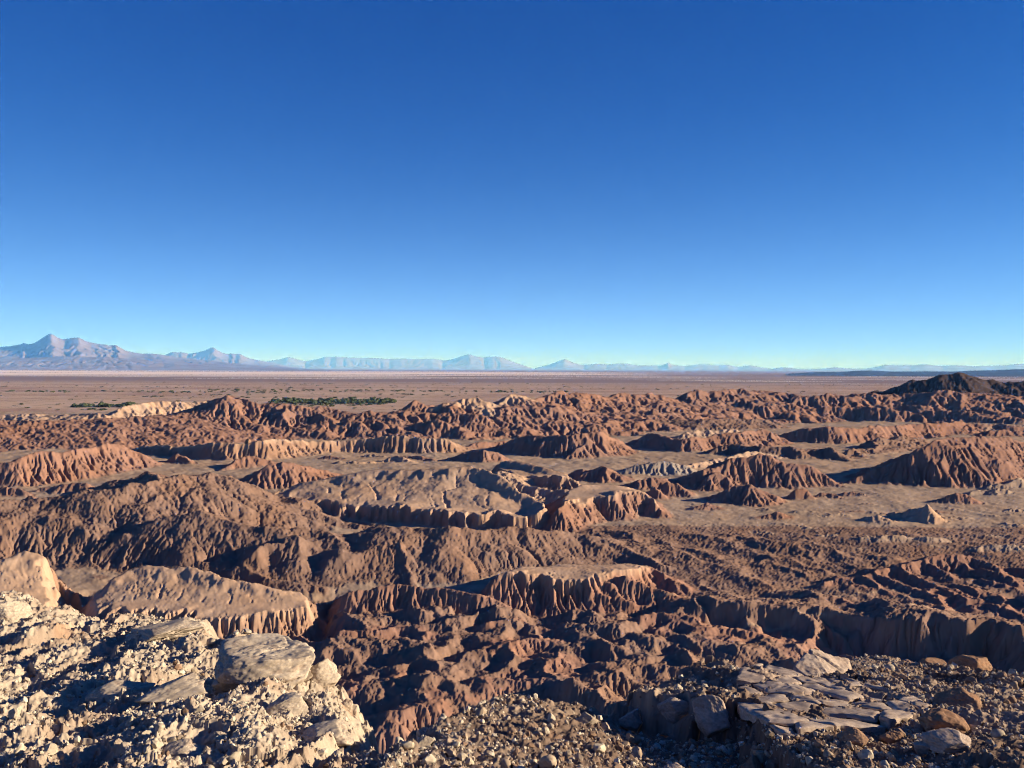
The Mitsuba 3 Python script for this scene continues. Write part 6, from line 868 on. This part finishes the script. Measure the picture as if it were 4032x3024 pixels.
# ---------------------------------------------------------------- cracked slab pavement
import shapely, shapely.affinity
from shapely.geometry import Polygon, MultiPoint
rg = np.random.default_rng(11)
pav = Polygon(PAVEMENT).buffer(0.05)
x0, y0, x1, y1 = pav.bounds; seeds = []
for _ in range(4000):
    c_ = rg.uniform([x0, y0], [x1, y1]); far_ = 0.085 + 0.06 * (1 + math.sin(c_[0] * 5.1 + 2 * math.sin(c_[1] * 3.3)))
    if len(seeds) < 120 and pav.contains(shapely.Point(c_)) and all(math.hypot(c_[0] - s[0], (c_[1] - s[1]) / 1.5) > far_ for s in seeds): seeds.append(c_)
vor = shapely.voronoi_polygons(MultiPoint(seeds))
ns = 0; plates = [g_ for g_ in vor.geoms]; done = []
while plates:
    a_ = plates.pop()
    if rg.random() < 0.3:
        touch = [b_ for b_ in plates if a_.intersection(b_).length > 0.06]
        if touch:
            b_ = touch[int(rg.integers(0, len(touch)))]; plates.remove(b_); a_ = a_.union(b_)
    done.append(a_)
for cell in done:
    c_ = cell.intersection(pav)
    if c_.is_empty or c_.area < 0.008 or c_.geom_type != 'Polygon': continue
    c_ = c_.buffer(-0.004 - 0.009 * rg.random() ** 2).buffer(-0.008).buffer(0.008)
    if c_.is_empty or c_.geom_type != 'Polygon': continue
    th = 0.05 + 0.03 * rg.random()
    m = trimesh.creation.extrude_polygon(c_.segmentize(0.03), th, engine='earcut')
    m = m.subdivide_to_size(0.03); p = np.array(m.vertices); cx, cy = c_.centroid.x, c_.centroid.y
    top = p[:, 2] > th * 0.6
    q_ = p.copy()
    dc = shapely.distance(c_.exterior, shapely.points(p[:, :2]))
    q_[:, 2] -= np.where(top, 0.012 * np.exp(-dc / 0.008) * (0.4 + rg.random()), 0)
    n3 = np.c_[p[:, :2] * 14, p[:, 2:] * 20]
    q_ += 0.022 * np.stack([0.6 * nz3(n3, 5) + 0.4 * nz3(n3 * 2.1, 6) - 0.5, 0.6 * nz3(n3, 7) + 0.4 * nz3(n3 * 2.1, 8) - 0.5, 0.9 * (0.6 * nz3(n3, 9) + 0.4 * nz3(n3 * 2.1, 10) - 0.5)], -1)
    tx, ty = rg.normal(0, 0.05, 2)
    zc = float(np.median(zat([cx, cx - 0.05, cx + 0.05, cx], [cy, cy, cy, cy + 0.05])))
    q_[:, 2] += zc - th + 0.012 + 0.016 * rg.random() + tx * (p[:, 0] - cx) + (ty - 0.22) * (p[:, 1] - cy)
    key = number('rock_slab'); ns += 1
    scene[key] = mikit.ply((q_, m.faces), 'm_rock_2', smooth=30)
    labels[key] = {'label': 'pale pinkish flat slab in the cracked pavement on the right ledge', 'category': 'slab', 'group': 'cracked slabs of the pavement on the right ledge'}
print('slabs', ns, time.time() - t0)
# ---------------------------------------------------------------- loose stones and gravel
shapes = [rock_mesh(300 + k, 2, planes=9, rough=0.05, sharp=24) for k in range(10)]
rg = np.random.default_rng(5)
N = 52000 if not QUICK else 20000
u = rg.uniform(-0.70, 0.85, N); yy = 2.75 * (11.5 / 2.75) ** rg.random(N); xx = u * yy
ok = dat(xx, yy) > 0.02
dens = 0.25 + 0.75 * (fb(xx / 0.5, yy / 0.7, 161, 3) > -0.1) * (1 - 0.25 * np.array(step(-0.2, -0.9, xx + 0.1 * yy)))
dens = np.where(poly_dist(xx, yy, PAVEMENT) > -0.02, 0.06, dens)
ok &= rg.random(N) < dens
xx, yy = xx[ok], yy[ok]
size = np.clip(0.0075 * np.exp(rg.normal(0, 0.55, len(xx))), 0.004, 0.05) * (yy / 4.5) ** 0.45
zz = zat(xx, yy)
order = np.argsort(-size / yy)
big = order[:300]
cols = np.array([[0.52, 0.45, 0.37], [0.44, 0.36, 0.29], [0.33, 0.26, 0.21], [0.25, 0.165, 0.12]])
def rotm(rg):
    q_ = rg.normal(size=4); q_ /= np.linalg.norm(q_); w, x, y, z = q_
    return np.array([[1 - 2 * (y * y + z * z), 2 * (x * y - w * z), 2 * (x * z + w * y)], [2 * (x * y + w * z), 1 - 2 * (x * x + z * z), 2 * (y * z - w * x)], [2 * (x * z - w * y), 2 * (y * z + w * x), 1 - 2 * (x * x + y * y)]])
low = [rock_mesh(340 + k, 0, planes=8, rough=0.04, sharp=30) for k in range(8)]
rest = order[300:]; n_ = len(rest)
def rotms(n):
    q_ = rg.normal(size=(n, 4)); q_ /= np.linalg.norm(q_, axis=1)[:, None]; w, x, y, z = q_.T
    return np.array([[1 - 2 * (y * y + z * z), 2 * (x * y - w * z), 2 * (x * z + w * y)], [2 * (x * y + w * z), 1 - 2 * (x * x + z * z), 2 * (y * z - w * x)], [2 * (x * z - w * y), 2 * (y * z + w * x), 1 - 2 * (x * x + y * y)]]).transpose(2, 0, 1)
lowv = np.array([p for p, f in low]); nv = lowv.shape[1]
P_ = lowv[rest % 8] * (size[rest, None, None] * rg.uniform(0.55, 1.25, (n_, 1, 3)))
P_ = np.einsum('nij,nkj->nki', rotms(n_), P_) + np.stack([xx[rest], yy[rest], zz[rest] + size[rest] * 0.25], -1)[:, None]
vs = [P_.reshape(-1, 3)]; fs = [(low[0][1][None] + (np.arange(n_) * nv)[:, None, None]).reshape(-1, 3)]
pick = np.where((xx[rest] < -0.3) & (rg.random(n_) < 0.6), 0, rg.integers(0, 4, n_))
cs = [np.repeat(cols[pick] * rg.uniform(0.6, 1.0, (n_, 1)), nv, 0)]
scene['gravel'] = mikit.ply((np.vstack(vs), np.vstack(fs)), 'm_vertex', color=np.vstack(cs))
labels['gravel'] = {'label': 'fine angular gravel strewn over the rocky ledge in the foreground', 'category': 'gravel', 'kind': 'stuff'}
plys = [[mikit.ply(s_, f'm_stone_{k}', smooth=25) for s_ in shapes] for k in range(3)]
for k, (lo, hi, st) in enumerate((((0.36, 0.30, 0.235), (0.47, 0.40, 0.32), (0.27, 0.19, 0.145)), ((0.27, 0.20, 0.15), (0.38, 0.30, 0.23), (0.2, 0.14, 0.1)), ((0.21, 0.145, 0.11), (0.31, 0.22, 0.165), (0.17, 0.11, 0.08)))):
    scene[f'm_stone_{k}'] = {'type': 'diffuse', 'reflectance': mikit.proc(rock_colour(lo, hi, st))}
for j in big:
    M = np.eye(4); M[:3, :3] = rotm(rg) * (size[j] * rg.uniform(0.65, 1.3, 3)); M[:3, 3] = [xx[j], yy[j], zz[j] + size[j] * 0.25]
    kd = 0 if xx[j] < -0.3 else int(rg.integers(0, 3))
    key = number('stone')
    scene[key] = {**plys[kd][int(rg.integers(0, 10))], 'to_world': T(M.tolist())}
    where = ('left ledge of cream rock', 'loose stones on the left ledge') if xx[j] < -0.35 else (('gravel slope in the middle of the foreground', 'loose stones on the middle gravel slope') if xx[j] < 0.75 else ('right ledge around the boulders', 'loose stones on the right ledge'))
    labels[key] = {'label': f'small angular stone lying loose on the {where[0]}', 'category': 'stone', 'group': where[1]}
print('stones', len(order), time.time() - t0)
# ---------------------------------------------------------------- green oases, scrub, houses on the flat
def tree_mesh(seed, spread):
    rg = np.random.default_rng(seed); v, f = [], []; at = 0
    for k in range(7):                       # leaf clumps
        m = trimesh.creation.icosphere(subdivisions=1); p = np.array(m.vertices)
        p = p * (1 + 0.5 * (meshkit.noise(p * 2.3 + seed + k, k) - 0.5))[:, None] * rg.uniform(0.28, 0.5) * [1, 1, 0.8]
        a = rg.uniform(0, 6.28); r = rg.uniform(0, spread)
        v.append(p + [r * math.cos(a), r * math.sin(a), rg.uniform(0.45, 0.85)]); f.append(np.array(m.faces) + at); at += len(p)
    m = trimesh.creation.cylinder(0.05, 0.6, sections=5); v.append(np.array(m.vertices) + [0, 0, 0.25]); f.append(np.array(m.faces) + at)
    return np.vstack(v), np.vstack(f)
TV = [tree_mesh(700 + k, 0.55) for k in range(5)]
BV = [tree_mesh(720 + k, 0.9) for k in range(4)]
for k, c_ in enumerate(((0.055, 0.068, 0.032), (0.045, 0.055, 0.032), (0.075, 0.082, 0.042))): scene[f'm_leaf_{k}'] = {'type': 'twosided', 'b': {'type': 'diffuse', 'reflectance': {'type': 'rgb', 'value': list(c_)}}}
tree_ply = [mikit.ply(t_, f'm_leaf_{k % 3}', smooth=50) for k, t_ in enumerate(TV)]
bush_ply = [mikit.ply((p * [1, 1, 0.75], f), f'm_leaf_{1 + k % 2}', smooth=50) for k, (p, f) in enumerate(BV)]
rg = np.random.default_rng(77)
_f = RegularGridInterpolator((np.log(gy), gu), PZ, bounds_error=False, fill_value=0.0)
def flat_z(x, y): return float(_f((math.log(y), x / y)))
def place(name, ply_, x, y, s, lab, cat, group):
    key = number(name)
    M = T().translate([x, y, flat_z(x, y) - 0.2]).rotate([0, 0, 1], float(rg.uniform(0, 360))).scale([s * rg.uniform(0.85, 1.3), s * rg.uniform(0.85, 1.3), s * rg.uniform(0.8, 1.2)])
    scene[key] = {**ply_, 'to_world': M}
    labels[key] = {'label': lab, 'category': cat, 'group': group}
def clump(n, x0, x1, y0, y1, s, name, plys_, lab, cat, group):
    for _ in range(n):
        t = rg.uniform(-1, 1); a = rg.normal(0, 0.42)
        x, y = (x0 + x1) / 2 + (x1 - x0) / 2 * t, (y0 + y1) / 2 + (y1 - y0) / 2 * a * math.sqrt(max(1 - t * t, 0.05)) * 1.4
        place(name, plys_[int(rg.integers(0, len(plys_)))], x, y, s * rg.uniform(0.6, 1.35), lab, cat, group)
clump(75, -1560, -1180, 2660, 2810, 9.5, 'tree', tree_ply, 'green tree in the small oasis on the flat at the left', 'tree', 'trees of the left oasis')
clump(150, -980, -480, 2880, 3420, 11.0, 'tree', tree_ply, 'green tree in the oasis behind the red cone hill', 'tree', 'trees of the oasis behind the cone hill')
clump(45, -900, -520, 2850, 3300, 5.0, 'bush', bush_ply, 'low green bush between the trees of the oasis', 'bush', 'bushes of the oasis behind the cone hill')
for bx0, bx1, by, n in ((-2900, -1250, 4350, 80), (-1900, -650, 4750, 70), (-700, 350, 4650, 60)):
    clump(n, bx0, bx1, by - 190, by + 190, 9.0, 'desert_shrub', bush_ply, 'dark shrub in a scattered belt across the desert flat', 'shrub', 'dark shrubs in belts across the flat')
for key, x0_, x1_, y0_, y1_, n_ in (('grove', -980, -480, 2880, 3420, 420), ('grove_001', -1570, -1180, 2650, 2820, 160)):
    vs, fs, at = [], [], 0
    for _ in range(n_):
        t_ = rg.uniform(-1, 1); y = (y0_ + y1_) / 2 + (y1_ - y0_) / 2 * rg.normal(0, 0.4) * math.sqrt(max(1 - t_ * t_, 0.05)) * 1.5; x = (x0_ + x1_) / 2 + (x1_ - x0_) / 2 * t_
        if math.sin(x / 31) * math.cos(y / 47) + 0.5 * math.sin(x / 13 + y / 29) < -0.25: continue
        p, f = (TV if rg.random() < 0.6 else BV)[int(rg.integers(0, 4))]; s = rg.uniform(4, 10)
        vs.append(p * [s * 1.3, s * 1.3, s * 0.75] + [x, y, flat_z(x, y) - 0.3]); fs.append(f + at); at += len(p)
    scene[key] = mikit.ply((np.vstack(vs), np.vstack(fs)), 'm_leaf_1', smooth=50)
    labels[key] = {'label': 'dense dark undergrowth filling the ' + ('oasis behind the cone hill' if key == 'grove' else 'small left oasis'), 'category': 'grove', 'kind': 'stuff'}
# the rest of the scrub, past counting
vs, fs, at = [], [], 0
sy_ = 2500 * (7500 / 2500) ** rg.random(2600); sx_ = rg.uniform(-0.75, 0.75, 2600) * sy_; sw_ = fb(sx_ / 700, sy_ / 260, 171, 3); sr_ = rg.random(2600)
for x, y, w_, r_ in zip(sx_, sy_, sw_, sr_):
    if r_ > np.clip(0.12 + 2.2 * w_, 0.03, 1): continue
    p, f = BV[int(rg.integers(0, 4))]; s = rg.uniform(1.5, 6.0) * (1.6 if w_ > 0.2 else 1)
    vs.append(p * [s * 1.6, s * 1.6, s * 0.6] + [x, y, flat_z(x, y) - 0.3]); fs.append(f + at); at += len(p)
scene['scrub'] = mikit.ply((np.vstack(vs), np.vstack(fs)), 'm_leaf_1', smooth=50)
labels['scrub'] = {'label': 'thin dark desert scrub dotted over the brown flat', 'category': 'scrub', 'kind': 'stuff'}
for k, c_ in (('m_wall', (0.72, 0.68, 0.62)), ('m_roof', (0.55, 0.52, 0.5)), ('m_dark', (0.05, 0.045, 0.04))): scene[k] = {'type': 'diffuse', 'reflectance': {'type': 'rgb', 'value': list(c_)}}
def house(x, y, w, d, h, yaw, lab):
    key = number('house'); M = T().translate([x, y, flat_z(x, y) - 0.2]).rotate([0, 0, 1], yaw)
    scene[key + '__wall'] = mikit.ply(trimesh.creation.box((w, d, h)).apply_translation([0, 0, h / 2]), 'm_wall', to_world=M)
    scene[key + '__roof'] = mikit.ply(trimesh.creation.box((w + 1.0, d + 1.0, 0.4)).apply_translation([0, 0, h + 0.2]), 'm_roof', to_world=M)
    scene[key + '__door'] = mikit.ply(trimesh.creation.box((1.2, 0.1, 2.1)).apply_translation([w * 0.2, -d / 2 - 0.05, 1.05]), 'm_dark', to_world=M)
    scene[key + '__window'] = mikit.ply(trimesh.creation.box((1.6, 0.1, 1.2)).apply_translation([-w * 0.2, -d / 2 - 0.05, 1.7]), 'm_dark', to_world=M)
    labels[key] = {'label': lab, 'category': 'house'}
    labels[key + '__wall'] = {'label': 'whitewashed walls'}
for x, y, w, yaw, lab in ((-905, 3120, 16, 10, 'long white house at the left end of the green oasis'), (-868, 3180, 10, -15, 'small white house beside the long one in the oasis'), (-835, 3060, 18, 4, 'white flat-roofed house in the front row of the oasis'), (-800, 3230, 12, 30, 'white house half hidden in the middle of the oasis'), (-560, 3060, 12, -8, 'white house at the right end of the oasis'), (-1270, 2700, 10, 12, 'lone white house at the right end of the small left oasis'), (-2050, 4150, 14, 0, 'tiny white hut far out in the left shrub belt'), (-1080, 4600, 13, 5, 'tiny white hut in the second shrub belt')):
    house(x, y, w, 8, 4.2, yaw, lab)
# ---------------------------------------------------------------- a crooked rock pinnacle above the sand
i_ = np.argmin(np.abs(land.y - 815)); 
def land_z(x, y):
    j = int(np.clip(np.searchsorted(land.y, y), 1, NY - 2)); k = int(np.clip(np.searchsorted(land.u, x / y), 1, NU - 2))
    return float(land.H[j, k])
for n_, (x, y, w, h, lab) in enumerate(((-298, 868, 9, 15, 'dark crooked rock pinnacle with a pale face above the left sand'), (-61, 339, 2.2, 3.6, 'small pointed rock tooth on the furrowed ridge'))):
    p, f = rock_mesh(900 + n_, 5, planes=14, rough=0.12, sharp=12)
    p = p * [w / 2, w / 2, h / 2] * (1 - 0.28 * p[:, 2:]); p[:, 0] += 0.08 * p[:, 2]
    key = number('rock_pinnacle')
    scene[key] = mikit.ply((p + [x, y, land_z(x, y) + h * 0.25], f), 'm_rock_3', smooth=True)
    labels[key] = {'label': lab, 'category': 'rock'}
print('all', time.time() - t0)
